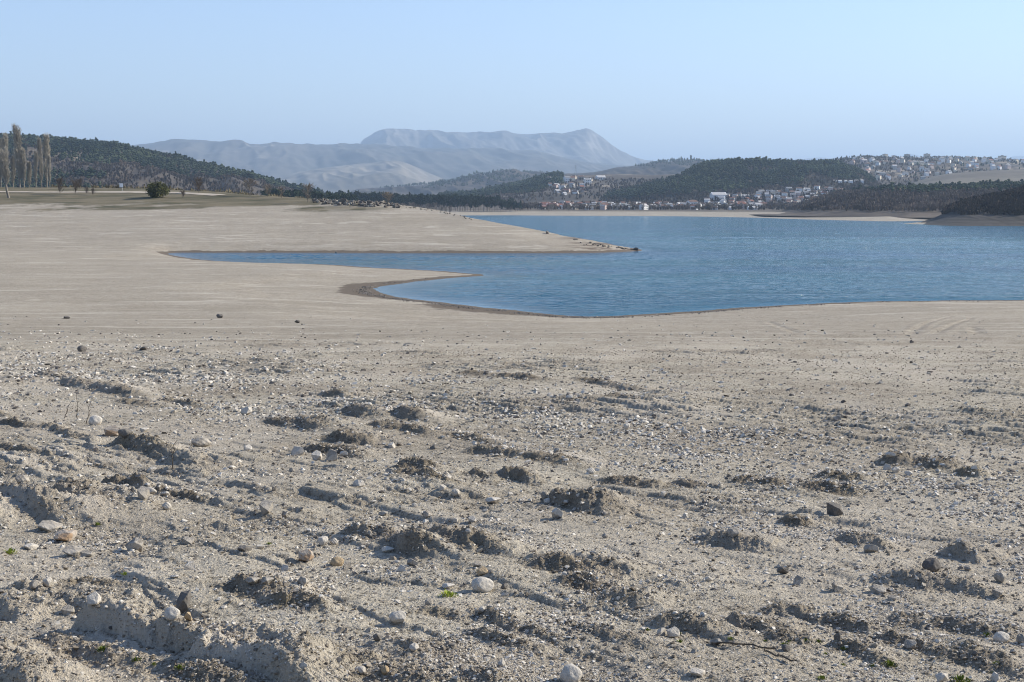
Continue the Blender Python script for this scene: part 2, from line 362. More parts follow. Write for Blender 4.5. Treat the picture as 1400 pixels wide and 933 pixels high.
def detail(x, y, s):
    """small relief and the zones it makes, for the near ground. returns dz, rough, pale"""
    n = x.shape; dz = np.zeros(n); mz = np.zeros(n); rough = np.zeros(n); pale = np.zeros(n)
    wx = x + .14 * fbm(x * 2.2, y * 1.6, 3, 50) + .05 * fbm(x * 9, y * 7, 3, 51); wy = y + .20 * fbm(x * 2.0, y * 1.6, 3, 60) + .07 * fbm(x * 8, y * 7, 3, 61)
    near = sstep(75, 30, y)
    for (A, B, w, h, r, c) in mounds_world():
        ax, ay = A; bx, by = B; ex, ey = bx - ax, by - ay; L = math.hypot(ex, ey); ex /= L; ey /= L
        R = 3 * w + L
        m = (np.abs(x - (ax + bx) / 2) < R) & (np.abs(y - (ay + by) / 2) < R)
        if not m.any(): continue
        kw = .35 if c == 'p' else .8 if c == 'r' else .6
        X = x[m] + kw * (wx[m] - x[m]) - ax; Y = y[m] + kw * (wy[m] - y[m]) - ay
        t = X * ex + Y * ey; q = -X * ey + Y * ex     # q > 0: away/right side ... orient so that q<0 is the steep front-left
        if ex * 1.0 < 0: q = -q
        tt = t / L
        # spine taper: sharp near A, long tail at B
        e0 = sstep(-.35 * w / L - .05, .22, tt); e1 = 1 - sstep(.45, 1.25, tt)
        if c == 'c': e0 = sstep(-.14, .10, tt); e1 = 1 - sstep(.8, 1.35, tt)
        along = e0 * e1
        qf = q + w * .25
        steep = sstep(-w * .62, -w * .12, qf); gentle = 1 - sstep(w * .1, w * 2.1, qf)
        if c == 'c': steep = sstep(-w * .62, -w * .34, qf); gentle = 1 - sstep(w * .25, w * 1.3, qf)
        k = along * steep * gentle
        lump = 1 + (.55 * fbm(x[m] * 4, y[m] * 3.2, 3, 70 + int(r * 3)) + .5 * np.abs(fbm(x[m] * 12, y[m] * 10, 2, 75))) * (.3 + .7 * r)
        if c == 'c': lump = 1 + .3 * fbm(x[m] * 5, y[m] * 4, 3, 70) + .12 * np.abs(fbm(x[m] * 14, y[m] * 12, 2, 75))
        mz[m] = np.maximum(mz[m], h * k * lump * ({'r': .66, 'p': .9, 'c': .74}[c]))
        face = along * sstep(-w * .95, -w * .6, qf) * (1 - sstep(-w * .05, w * .5, qf))  # steep front-left face: crumbly soil tone and its shade put into the colour
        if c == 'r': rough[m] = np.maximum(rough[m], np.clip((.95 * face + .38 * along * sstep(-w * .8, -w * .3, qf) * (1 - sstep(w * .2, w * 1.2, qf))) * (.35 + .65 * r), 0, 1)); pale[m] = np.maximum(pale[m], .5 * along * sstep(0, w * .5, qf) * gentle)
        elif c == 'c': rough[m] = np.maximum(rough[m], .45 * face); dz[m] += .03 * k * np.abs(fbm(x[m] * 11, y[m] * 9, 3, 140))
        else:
            rough[m] = np.maximum(rough[m], np.clip(face * .9, 0, 1)); pale[m] = np.maximum(pale[m], np.clip(k * 1.3, 0, 1) * (1 - np.clip(face * 1.3, 0, 1)) * sstep(-w * .3, w * .15, qf))  # smooth humps: shaded face painted dark, top left pale
    dz += mz
    # generic flow-aligned low scarps (eroded mud layers)
    ux = .62 * x - .78 * y; vx = .78 * x + .62 * y
    f1 = fbm(ux * .35, vx * 1.3, 4, 5); f2 = fbm(ux * .9, vx * 3.0, 4, 9)
    am = sstep(-.05, .35, fbm(x * .16, y * .16, 3, 21)) * .8 + .2
    dz += near * am * (.028 * sstep(.02, .10, f1) + .018 * sstep(.08, .16, f2) + .05 * f1)
    edge = np.exp(-((f1 - .03) / .03) ** 2) * .7 + np.exp(-((f2 - .09) / .03) ** 2) * .6
    rough = np.maximum(rough, near * am * edge * .65)
    f3 = fbm(ux * 1.3, vx * 5.5, 3, 13); mid_ = sstep(7, 14, y) * sstep(70, 45, y)
    dz += mid_ * .022 * sstep(.05, .14, f3) * (.3 + am); rough = np.maximum(rough, mid_ * (.3 + .5 * am) * np.exp(-((f3 - .05) / .035) ** 2) * .7)
    smooth_ = near * sstep(.0, .3, fbm(x * .28 + 9, y * .22, 3, 95)) * (1 - rough)
    dz *= 1 - .35 * smooth_ * (mz < .01); pale = np.maximum(pale, .45 * smooth_)
    # patches of crumbly clods
    cr = sstep(.12, .4, fbm(x * .6, y * .5, 3, 31)) * near
    rough = np.maximum(rough, cr * .22)
    cl = np.maximum(0, fbm(x * 13, y * 11, 3, 33)); cl2 = np.maximum(0, fbm(x * 34, y * 30, 2, 37) - .05)
    cl3 = np.maximum(0, fbm(x * 6, y * 5, 2, 35))
    dz += near * (.008 + .022 * rough + .012 * cr) * cl * 1.3 + near * (.006 + .022 * rough) * cl3 + sstep(16, 10, y) * (.005 + .012 * rough) * cl2 * 1.5
    # broad undulation
    dz += .10 * fbm(x * .09, y * .09, 3, 41) * sstep(2, 12, s) + .045 * fbm(x * .5, y * .5, 4, 43) * sstep(120, 40, y) * sstep(2, 8, s)
    dz += .03 * fbm(x * .6, y * .35, 4, 47) * sstep(1, 6, s) * sstep(400, 120, y)
    pm = sstep(.12, .3, fbm(x * .22 + 40, y * .2, 3, 91)) * near
    pale = np.maximum(pale, pm * .35)
    return dz, rough, pale

def ruts(x, y):
    dz = np.zeros(x.shape)
    for R in RUTS:
        P = catmull([hit_ground(*p) for p in R], 4)
        for i in range(len(P) - 1):
            ax, ay = P[i]; bx, by = P[i + 1]
            m = (np.abs(x - ax) < 14) & (np.abs(y - ay) < 22)
            if not m.any(): continue
            ex, ey = bx - ax, by - ay; L = ex * ex + ey * ey + 1e-9
            t = np.clip(((x[m] - ax) * ex + (y[m] - ay) * ey) / L, 0, 1)
            q = np.hypot(x[m] - ax - t * ex, y[m] - ay - t * ey)
            g = -.045 * np.exp(-(q / .22) ** 2) + .02 * np.exp(-((q - .5) / .2) ** 2)
            dz[m] = np.where(np.abs(g) > np.abs(dz[m]), g, dz[m])
    return dz

def full_z(x, y, s=None, zones=False):
    x = np.asarray(x, float); y = np.asarray(y, float)
    if s is None:
        s = np.where(y < 45, 150 - y, 0.0); m = y >= 45
        if m.any(): s[m] = shore(x[m], y[m])
    z = base_z(x, y, s)
    dz = np.zeros(x.shape); rough = np.zeros(x.shape); pale = np.zeros(x.shape)
    m = (y < 330) & (y > -12) & (np.abs(x) < 260)
    if m.any():
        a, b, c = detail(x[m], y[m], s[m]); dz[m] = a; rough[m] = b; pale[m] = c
    m = (y > 60) & (y < 170) & (x > 5)
    if m.any():
        dz[m] += ruts(x[m], y[m])
        px, py = to_px(x[m], y[m], z[m]);
        hoof = sstep(1150, 1200, px) * sstep(1350, 1310, px) * sstep(474, 482, py) * sstep(512, 503, py) + .6 * sstep(900, 940, px) * sstep(1060, 1010, px) * sstep(455, 460, py) * sstep(480, 473, py)
        dz[m] += hoof * .16 * np.minimum(0, fbm(x[m] * .9, y[m] * .45, 3, 101)) + hoof * .04 * fbm(x[m] * 2, y[m] * 1, 2, 103)
    m = (y > 330) & (y < 1000)
    if m.any():
        c = x[m] / y[m]; r = sstep(1, 8, s[m])
        dz[m] += r * (.35 * fbm(x[m] * .02, y[m] * .03, 3, 61) * sstep(.0, .1, -c + .12) + .12 * fbm(x[m] * .08, y[m] * .12, 4, 63) + .05 * fbm(x[m] * .4, y[m] * .5, 3, 64))
        # rock strata at the point
        px, py = to_px(x[m], y[m], z[m]); k = sstep(755, 800, px) * r
        dz[m] += k * .35 * np.abs(fbm(x[m] * .12, y[m] * .35, 3, 66))
    m = y > 1000
    if m.any(): dz[m] += .5 * fbm(x[m] * .004, y[m] * .006, 4, 71) * sstep(20, 80, s[m])
    z = z + dz
    if zones: return z, s, rough, pale
    return z

# ------------------------------------------------------------------ ground sheet
def build_ground():
    a0, _ = ray(-150, 500); a1, _ = ray(1550, 500)
    dense = np.linspace(math.atan(a0), math.atan(a1), 1250)
    left = np.linspace(-math.pi, dense[0], 46)[1:-1]; right = np.linspace(dense[-1], math.pi, 46)[1:]
    th = np.concatenate([left, dense, right])
    r = [np.geomspace(.02, 4.3, 20)[:-1], np.geomspace(4.3, 165, 1380)[:-1], np.geomspace(165, 700, 330)[:-1], np.geomspace(700, 3000, 130)[:-1], np.geomspace(3000, 60000, 26)]
    r = np.concatenate(r)
    T, Rr = np.meshgrid(th, r)
    X = np.sin(T) * Rr; Y = np.cos(T) * Rr
    x = X.ravel(); y = Y.ravel()
    z, s, rough, pale = full_z(x, y, zones=True)
    far = np.hypot(x, y) > 3000
    z = np.where(far & (s > 0), np.minimum(z, 16), z)
    px, py = to_px(x, np.maximum(y, .5), z)
    silt = sstep(28, 62, y) * (1 - .25 * sstep(.1, .4, fbm(x * .05, y * .03, 3, 81)))
    # stony coarser belt keeps the rough soil tone
    silt = np.clip(silt, 0, 1)
    wn = 1 + .6 * fbm(x * .06, y * .06, 3, 83)
    ww = 1.1 + 5.5 * np.exp(-((px - 640) / 110) ** 2) * (y < 170) + 4 * np.exp(-(((px - 490) / 40) ** 2 + ((py - 396) / 14) ** 2)) * (y < 240)
    ww = np.where((y > 330), 2.2, ww)
    wet = np.where((s > -3), np.clip(1.25 * np.exp(-(np.maximum(s, 0) / (ww * wn)) ** 2) - .1, 0, 1), 1)
    wet = wet * sstep(700, 500, y) * .85 + .7 * sstep(-1, -3, s)
    wet = np.where(y > 700, .3 * np.exp(-np.maximum(s, 0) / 14), wet)
    gz = fbm(x * .03, y * .05, 4, 85)
    grass = sstep(10.6, 12.0, z + gz * 4.5 + 1.2 * fbm(x * .25, y * .25, 3, 86)) * sstep(400, 440, y) * (x / np.maximum(y, 1) < ray(500, 300)[0]) * sstep(1500, 1200, y)
    tr = sstep(0, 3, np.abs(x + 68 + (y - 520) * .2) - 4 + gz * 6) # worn track down to the shore
    grass = grass * np.where((y < 560) & (y > 430), tr, 1)
    # dry turf strips on the upper part of the point
    g2 = np.exp(-((py - 285) / 4.0) ** 2) * sstep(380, 420, px) * sstep(560, 500, px) * sstep(440, 460, y) * (y < 600) * sstep(-.2, .2, gz + .1)
    grass = np.maximum(grass, .8 * g2)
    scrub = sstep(70, 120, s) * sstep(900, 1050, y) + sstep(5, 40, y - 640) * sstep(420, 470, px) * (y < 1050) * (s > 8)
    scrub = np.clip(scrub, 0, 1)
    strata = sstep(745, 800, px) * (y > 340) * (y < 450) + .6 * sstep(600, 660, px) * sstep(300, 296, py) * (y > 340) * (y < 500)
    behind = y < 2
    for arr in (wet, grass, scrub, strata): arr[behind] = 0
    n, k = Rr.shape[1], Rr.shape[0]
    i = np.arange(k - 1)[:, None] * n + np.arange(n - 1)[None]
    Fq = np.stack([i, i + n, i + n + 1, i + 1], -1).reshape(-1, 4)[:, ::-1]
    V = np.stack([x, y, z], 1)
    # close the disc under the camera
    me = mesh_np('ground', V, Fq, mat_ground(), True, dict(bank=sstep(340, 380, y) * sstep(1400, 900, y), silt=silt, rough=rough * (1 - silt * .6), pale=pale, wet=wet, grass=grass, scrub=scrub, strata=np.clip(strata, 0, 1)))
    o = link('ground', me); tag(o, kind='structure', label='bare pale grey dried mud and silt of the drawn down shore', cat='ground')
    return o
# ------------------------------------------------------------------ hills
class Hill:
    def __init__(s, name, pts, Yc, Yf, Yb, zf, mat, amp=0, fs=.004, cut=0.0, p=1.0, nu=260, nv=110, seed=0, label=None, kind='structure', drop=-3, gully=0, Ycf=None, ridge_noise=0):
        s.name = name; P = np.array(pts, float); s.Yc = Yc; s.Yf = Yf; s.Yb = Yb; s.zf = zf; s.p = p
        s.c, b = ray(P[:, 0], P[:, 1])
        if isinstance(Yf, list):
            q = np.array(Yf, float); s.fc = ray(q[:, 0], 281)[0]; s.fy = q[:, 1]
        else: s.fc = np.array([-9., 9.]); s.fy = np.array([Yf, Yf], float)
        Q = np.array(catmull(np.stack([s.c, CAMZ + b * Yc - cut], 1), 5))
        o = np.argsort(Q[:, 0], kind='stable'); s.c = Q[o, 0]; s.zc = Q[o, 1]
        s.amp = amp; s.fs = fs; s.seed = seed; s.gully = gully; s.rn = ridge_noise
        u = np.linspace(s.c[0], s.c[-1], nu); t = np.concatenate([np.linspace(0, 1, nv), np.linspace(1, 2, nv // 3)[1:]])
        U, T = np.meshgrid(u, t); f = np.interp(U, s.fc, s.fy); Y = np.where(T <= 1, f + (Yc - f) * T, Yc + (Yb - Yc) * (T - 1)); X = U * Y
        Z = s.z(X.ravel(), Y.ravel())
        n, k = U.shape[1], U.shape[0]; i = np.arange(k - 1)[:, None] * n + np.arange(n - 1)[None]
        Fq = np.stack([i, i + 1, i + n + 1, i + n], -1).reshape(-1, 4)
        me = mesh_np(name, np.stack([X.ravel(), Y.ravel(), Z], 1), Fq, mat, True)
        s.o = link(name, me); tag(s.o, kind=kind)
    def z(s, x, y):
        c = x / y; zc = np.interp(c, s.c, s.zc, left=s.zf - 5, right=s.zf - 5)
        yf = np.interp(c, s.fc, s.fy); t = (y - yf) / (s.Yc - yf); tb = np.clip((y - s.Yc) / (s.Yb - s.Yc), 0, 1)
        S = np.where(t <= 1, np.sin(np.pi / 2 * np.clip(t, 0, 1)) ** s.p, 1 - .9 * sstep(0, 1, tb))
        env = np.clip(np.clip(t, 0, 1) * (1.02 - np.clip(t, 0, 1)) * 4, 0, 1)
        hgt = np.maximum(zc - s.zf, 0)
        rel = np.clip(hgt / (np.max(s.zc) - s.zf + 1e-6) * 2.5, 0, 1)
        z = s.zf - 2 + (hgt + 2) * S + s.amp * env * rel * fbm(x * s.fs, y * s.fs * .8, 5, 200 + s.seed)
        if s.gully: z = z - s.gully * env * rel * np.abs(fbm(x * s.fs * 2.2 + .4 * y * s.fs, y * s.fs * .5, 4, 230 + s.seed)) * 1.5
        if s.rn: z = z + s.rn * rel * fbm(x * s.fs * 6, y * s.fs * .5, 3, 260 + s.seed) * sstep(.75, 1, t) * (1 - tb)
        return z

def mat_mountain(name, low, high, cliff, sc=.0012, pale=None, thr=(.5, .6)):
    s = NT(name); n = s.noise(sc, 8, .62, mapscale=(1, 1, 2.2)); n2 = s.noise(sc * 6, 5, .6, mapscale=(1, 1, 3))
    g = s.geo(); sx = s.n('ShaderNodeSeparateXYZ'); s.l(g.outputs['Normal'], sx.inputs[0])
    col = s.mix(s.ramp(n, [(.4, 0), (.6, 1)]), low, high)
    if pale: col = s.mix(s.ramp(n, [(thr[0], 0), (thr[1], .9)]), col, pale)
    col = s.mix(s.ramp(n2, [(.35, .45), (.52, 0)]), col, tuple(x * .55 for x in low))
    col = s.mix(s.ramp(sx.outputs['Z'], [(.55, .8), (.8, 0)]), col, cliff)
    return s.done(col, None, 1)

# conifer / broadleaf templates for far masses
def tmpl_pine(seed):
    r = np.random.default_rng(seed); V = []; Fc = []; off = 0
    for (z, rad, hh) in ((.40, .30, .34), (.66, .26, .30), (.86, .17, .24)):
        k = 6; a = np.linspace(0, 2 * np.pi, k, endpoint=False) + r.uniform(0, 1)
        rr = rad * r.uniform(.65, 1.3, k); ox, oy = r.normal(0, .05, 2)
        ring = np.stack([rr * np.cos(a) + ox, rr * np.sin(a) + oy, z + r.normal(0, .05, k)], 1)
        V.append(np.vstack([ring, [[ox, oy, z + hh * .6]], [[ox, oy, z - hh * .55]]]))
        for i in range(k):
            j = (i + 1) % k; Fc.append((off + i, off + j, off + k)); Fc.append((off + j, off + i, off + k + 1))
        off += k + 2
    return np.vstack(V), np.array(Fc)
def tmpl_bare(seed, n=26):
    r = np.random.default_rng(seed); V = []; Fc = []
    for i in range(n):
        a = r.uniform(0, 6.28); z0 = r.uniform(.05, .45); z1 = z0 + r.uniform(.25, .5); rad = .33 * math.sin(min(1, z1) * 2.4 + .3) * r.uniform(.4, 1)
        p = np.array([.08 * math.cos(a), .08 * math.sin(a), z0]); q = np.array([rad * math.cos(a), rad * math.sin(a), min(z1, 1)])
        w = np.array([-math.sin(a), math.cos(a), 0]) * r.uniform(.025, .06)
        V += [p - w * .5, p + w * .5, q + w + r.normal(0, .04, 3), q - w * 1.2]
        Fc.append((4 * i, 4 * i + 1, 4 * i + 2)); Fc.append((4 * i, 4 * i + 2, 4 * i + 3))
    return np.array(V), np.array(Fc)
PT = [tmpl_pine(i) for i in range(8)]; BT = [tmpl_bare(40 + i) for i in range(8)]

def forest(name, label, zf, cmin, cmax, y0, y1, spacing, hrange, tmpl, mat, keep, ybias=1.0):
    n = int((cmax - cmin) * (y0 + y1) / 2 * (y1 - y0) / spacing ** 2)
    y = y0 + (y1 - y0) * rng.uniform(0, 1, n) ** ybias; c = rng.uniform(cmin, cmax, n); x = c * y
    z = zf(x, y); px, py = to_px(x, y, z)
    k = keep(px, py, x, y, z); x, y, z = x[k], y[k], z[k]
    h = rng.uniform(*hrange, len(x)) * (1 + .35 * fbm(x * .012, y * .012, 3, 301)) * np.where(rng.uniform(0, 1, len(x)) < .06, 1.3, 1)
    w = h * rng.uniform(.8, 1.25, len(x))
    me = scatter([t[0] for t in tmpl], [t[1] for t in tmpl], np.stack([x, y, z - .3], 1), np.stack([w, w, h], 1), rng.uniform(0, 6.28, len(x)), name, mat)
    o = link(name, me); tag(o, label, 'forest', kind='stuff'); print(name, len(x)); return o

def build_far():
    M_dist = mat_mountain('mountain_rock_mat', (.12, .11, .095), (.16, .145, .12), (.38, .35, .33), .0009, pale=(.36, .32, .27), thr=(.56, .66))
    M_dist2 = mat_mountain('mountain_scrub_mat', (.07, .07, .06), (.13, .115, .095), (.30, .27, .24), .0007, pale=(.42, .37, .29), thr=(.60, .66))
    M_grassy = mat_mountain('mountain_grass_mat', (.12, .105, .08), (.17, .15, .115), (.22, .2, .17), .0007, pale=(.23, .20, .155), thr=(.5, .6))
    M_wood = mat_mountain('hill_wood_mat', (.040, .034, .026), (.09, .07, .052), (.15, .13, .11), .004)
    M_woodp = mat_mountain('hill_scrub_mat', (.06, .05, .04), (.12, .095, .07), (.15, .13, .11), .006, pale=(.26, .215, .16), thr=(.56, .62))
    M_woodE = mat_mountain('headland_wood_mat', (.07, .055, .042), (.14, .11, .082), (.15, .13, .11), .012)
    M_town = mat_mountain('town_hill_mat', (.07, .058, .045), (.15, .12, .09), (.2, .17, .14), .008, pale=(.30, .25, .19), thr=(.55, .62))
    M_field = mat_mountain('field_mat', (.12, .10, .075), (.17, .145, .105), (.2, .17, .14), .006)
    H = {}
    H['blue'] = Hill('mountain_faint', [(1050,226),(1085,221),(1105,217),(1125,216),(1150,219),(1175,214),(1200,213),(1230,214),(1245,211),(1262,215),(1290,219),(1330,223),(1370,219),(1390,214),(1420,215),(1500,222),(1600,230)], 30000, 24000, 34000, 0, M_dist, 100, .0003, nu=260, nv=40)
    H['table'] = Hill('mountain_table', [(380,246),(440,226),(480,212),(490,200),(496,191),(506,185),(521,178),(560,179),(600,180.5),(640,183),(668,182),(690,179.5),(712,183),(740,184),(770,183.5),(790,180),(803,177.5),(814,183),(830,194),(848,207),(870,216),(890,221),(930,224),(980,227),(1040,240)], 18500, 14300, 21500, 60, M_dist, 90, .0007, p=.75, nu=620, nv=150, gully=170, ridge_noise=14)
    H['mid'] = Hill('mountain_ridge', [(60,260),(110,225),(150,206),(180,199),(210,195.5),(240,192),(262,192),(290,195),(325,194),(345,198),(380,198),(430,199),(480,199.5),(520,200),(570,203),(620,206),(660,204),(700,206),(740,209),(780,216),(810,222),(850,226),(900,230),(950,250)], 14000, 9500, 15500, 30, M_dist2, 60, .0007, p=.8, nu=520, nv=140, seed=3, gully=110)
    H['mid2'] = Hill('mountain_slope', [(40,250),(110,228),(170,214),(200,206),(230,204),(262,206),(300,216),(340,232),(380,248),(410,262)], 12500, 9000, 13400, 30, M_grassy, 60, .0008, p=.9, nu=300, nv=100, seed=5, gully=120)
    H['low'] = Hill('mountain_foothill', [(300,262),(345,252),(390,240),(430,232),(470,227),(505,223),(530,220.5),(548,221),(566,227),(585,236),(610,246),(650,259)], 10500, 7600, 11300, 20, M_grassy, 30, .0009, p=.9, nu=300, nv=110, seed=6, gully=70)
    H['A'] = Hill('wooded_ridge', [(480,262),(540,257),(580,252),(620,247),(650,241),(675,237),(700,234),(730,237),(770,237),(805,236),(835,231),(860,227),(900,223),(930,222),(960,224),(1000,225),(1060,226),(1120,232)], 6000, 4200, 6600, 16, M_wood, 35, .003, p=.9, nu=420, nv=90, seed=7, gully=35)
    H['B'] = Hill('village_spur', [(560,274),(620,268),(655,263),(690,258),(715,253),(735,246),(755,242),(790,241),(830,240.5),(880,241),(930,240),(980,240),(1010,246)], 3600, 2300, 4000, 12, M_woodp, 10, .006, p=.9, nu=300, nv=90, seed=8)
    H['D'] = Hill('town_hill', [(1060,238),(1110,226),(1150,219),(1185,216.5),(1230,217.5),(1290,218),(1340,220),(1400,224),(1450,226),(1540,235)], 4200, 2600, 4700, 14, M_town, 14, .004, p=.85, nu=320, nv=110, seed=9, cut=1, gully=14)
    H['field'] = Hill('field_hill', [(1230,258),(1262,246),(1290,239),(1330,235),(1375,233),(1420,233),(1500,236)], 3000, 2300, 3200, 14, M_field, 4, .006, nu=120, nv=50, seed=10)
    H['C'] = Hill('forest_hill', [(760,282),(790,277),(815,271),(835,263),(870,255),(900,248),(925,241),(945,232),(965,225),(990,220.5),(1030,218.5),(1070,220),(1110,221),(1140,223),(1165,229),(1185,239),(1200,248),(1225,258),(1260,272)], 2700, 2120, 3050, 11, M_wood, 10, .006, cut=7, p=1.0, nu=360, nv=120, seed=11, gully=10)
    H['G'] = Hill('forest_slope', [(-200,186),(-100,186),(0,188),(40,189),(90,192),(140,196),(170,200),(200,206),(230,213),(265,220),(300,229),(345,239),(380,247),(405,253),(430,259),(460,264),(520,268),(600,272),(680,279),(740,284)], 2600, [(330, 1450), (415, 1760), (740, 1800)], 3000, 6, M_woodp, 22, .0035, cut=7, p=1.15, nu=420, nv=150, seed=12, gully=18)
    H['E'] = Hill('wooded_headland', [(1024,297),(1038,291),(1055,285),(1075,278),(1100,272),(1125,264),(1150,259),(1200,256),(1260,254),(1320,252),(1400,249),(1500,246),(1600,244)], 1750, [(1020, 1520), (1045, 1400), (1100, 1290), (1150, 1230), (1240, 1150), (1300, 1130), (1600, 1130)], 2000, 4.0, M_woodE, 5, .012, cut=8, p=.9, nu=340, nv=110, seed=13, gully=5)
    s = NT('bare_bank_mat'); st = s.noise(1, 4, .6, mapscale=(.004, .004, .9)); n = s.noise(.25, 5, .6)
    col = s.mix(s.ramp(st, [(.4, 0), (.6, 1)]), (.038, .034, .030), (.075, .066, .056)); col = s.mix(s.ramp(n, [(.35, .5), (.55, 0)]), col, (.04, .033, .026))  # bank colour darkened to stand in for the shade on this slope
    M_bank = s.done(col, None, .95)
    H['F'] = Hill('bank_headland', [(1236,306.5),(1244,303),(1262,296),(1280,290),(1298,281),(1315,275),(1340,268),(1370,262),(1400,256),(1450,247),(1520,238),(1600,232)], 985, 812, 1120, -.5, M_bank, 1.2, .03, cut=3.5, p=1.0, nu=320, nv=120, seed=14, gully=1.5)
    # masses of trees
    M_pine = mat_leafy('pine_mass_mat', (.014, .024, .014), (.050, .062, .030), sc=.012)
    M_pine2 = mat_leafy('pine_mass_slope_mat', (.016, .026, .015), (.052, .062, .032), sc=.010)  # pine tone of the long hillside, close to the other pines
    M_bare = mat_leafy('bare_mass_mat', (.060, .043, .032), (.13, .098, .072), sc=.01)
    M_bareE = mat_leafy('bare_brown_mass_mat', (.085, .062, .048), (.18, .138, .105), sc=.015)
    M_bareF = mat_leafy('bare_dark_mass_mat', (.035, .026, .02), (.08, .06, .045), sc=.02)
    bC = lambda px: np.interp(px, [770, 860, 960, 1000, 1060, 1100, 1150, 1190, 1230], [277, 273, 268, 263, 257, 252, 247, 250, 254])
    forest('pine_forest', 'dark pine forest covering the rounded hill behind the village', H['C'].z, ray(770, 281)[0], ray(1235, 281)[0], 2130, 2830, 6.6, (6.5, 12), PT, M_pine,
           lambda px, py, x, y, z: (py < bC(px) + 2.5 * pn(x * .02, y * .02, 5)) & (z > 14) & (fbm(x * .012, y * .009, 3, 8) < .22))
    forest('bare_wood', 'bare purplish brown wood at the foot of the pine hill', H['C'].z, ray(770, 281)[0], ray(1235, 281)[0], 2130, 2750, 7.5, (5, 8), BT, M_bare,
           lambda px, py, x, y, z: ((py >= bC(px) - 2) | (fbm(x * .012, y * .009, 3, 8) > .16)) & (z > 6) & (rng.uniform(0, 1, len(px)) < .8))
    gm = lambda x, y: fbm(x * .0022, y * .003, 3, 330)
    forest('pine_forest', 'dark pine forest on the long hillside beyond the meadow', H['G'].z, ray(-150, 281)[0], ray(735, 281)[0], 1460, 2720, 8.2, (8, 12), PT, M_pine2,
           lambda px, py, x, y, z: (gm(x, y) < .12) & (z > 9) & (py < 281) & ((px < 430) | (rng.uniform(0, 1, len(px)) < .35)) & (fbm(x * .012, y * .014, 2, 335) < .28))
    forest('bare_wood', 'pale bare thicket in clearings of the long hillside', H['G'].z, ray(-150, 281)[0], ray(735, 281)[0], 1460, 2500, 9, (4, 8), BT, M_bare,
           lambda px, py, x, y, z: ((gm(x, y) >= .05) | (fbm(x * .012, y * .014, 2, 335) > .2) | (px > 430)) & (z > 8))
    forest('bare_wood', 'dark bare wood covering the low headland across the water', H['E'].z, ray(1020, 281)[0], ray(1560, 281)[0], 1165, 1780, 5.2, (4, 8), BT, M_bareE,
           lambda px, py, x, y, z: (z > 6.5) & ((py > 262 + 5 * pn(x * .01, y * .01, 3)) | (px < 1120)))
    forest('pine_forest', 'row of pines along the top of the low headland', H['E'].z, ray(1090, 281)[0], ray(1560, 281)[0], 1380, 1800, 7, (7, 10.5), PT, M_pine,
           lambda px, py, x, y, z: (py < 266 + 6 * pn(x * .008, y * .01, 3)) & (px > 1105) & (z > 8))
    forest('thicket', 'dark thicket of bare bushes on the nearest headland', H['F'].z, ray(1236, 281)[0], ray(1590, 281)[0], 850, 1020, 2.3, (2, 5.5), BT, M_bareF,
           lambda px, py, x, y, z: (z > 6.0 + 2 * pn(x * .03, y * .03, 4)) & (px > 1262))
    forest('pine_forest', 'pines scattered over the far wooded ridge', H['A'].z, ray(520, 281)[0], ray(1000, 281)[0], 4900, 6050, 24, (9, 14), PT, M_pine,
           lambda px, py, x, y, z: pn(x * .002, y * .002, 6) > .1)
    forest('pine_forest', 'pines on the shoulder beside the hillside village', H['B'].z, ray(600, 281)[0], ray(800, 281)[0], 2400, 3640, 9, (7, 11), PT, M_pine,
           lambda px, py, x, y, z: (np.abs(py - np.interp(px, [640, 680, 720, 760], [270, 264, 256, 247])) < np.interp(px, [640, 680, 740, 770], [3, 5, 12, 6])) & (px < 770))
    forest('bare_wood', 'bare trees growing between houses of the hillside village', H['B'].z, ray(600, 281)[0], ray(900, 281)[0], 2400, 3640, 15, (5, 8), BT, M_bare,
           lambda px, py, x, y, z: (py > 246) & (px > 650))
    forest('bare_wood', 'bare trees and gardens of the hilltop town', H['D'].z, ray(1100, 281)[0], ray(1540, 281)[0], 2800, 4250, 17, (5, 8), BT, M_bare,
           lambda px, py, x, y, z: (pn(x * .004, y * .004, 9) > -.25))
    forest('pine_forest', 'dark pines among the houses of the hilltop town', H['D'].z, ray(1100, 281)[0], ray(1540, 281)[0], 2800, 4250, 40, (6, 9), PT, M_pine,
           lambda px, py, x, y, z: rng.uniform(0, 1, len(px)) < .6)
    forest('bare_wood', 'bare gardens and trees of the shore village', full_z, ray(690, 281)[0], ray(1140, 281)[0], 1770, 2150, 8.5, (4, 8), BT, M_bare,
           lambda px, py, x, y, z: shore(x, y) > 112)
    forest('thicket', 'low tangled thicket on the flat ground beyond the sandy point', full_z, ray(180, 281)[0], ray(690, 281)[0], 900, 1500, 5.5, (2.5, 6.0), BT, mat_leafy('thicket_mat', (.085, .065, .045), (.18, .145, .10), sc=.02),
           lambda px, py, x, y, z: (shore(x, y) > 60) & (pn(x * .02, y * .02, 12) > -.35) & (y > 950 + 250 * (px < 330)))
    forest('thicket', 'dry brush and bare bushes in a low line behind the meadow', full_z, ray(72, 281)[0], ray(420, 281)[0], 640, 740, 3.2, (1.6, 4.2), BT, mat_leafy('brush_mat', (.12, .10, .05), (.25, .20, .12), sc=.05),
           lambda px, py, x, y, z: (pn(x * .06, y * .05, 14) > -.1))
    return H
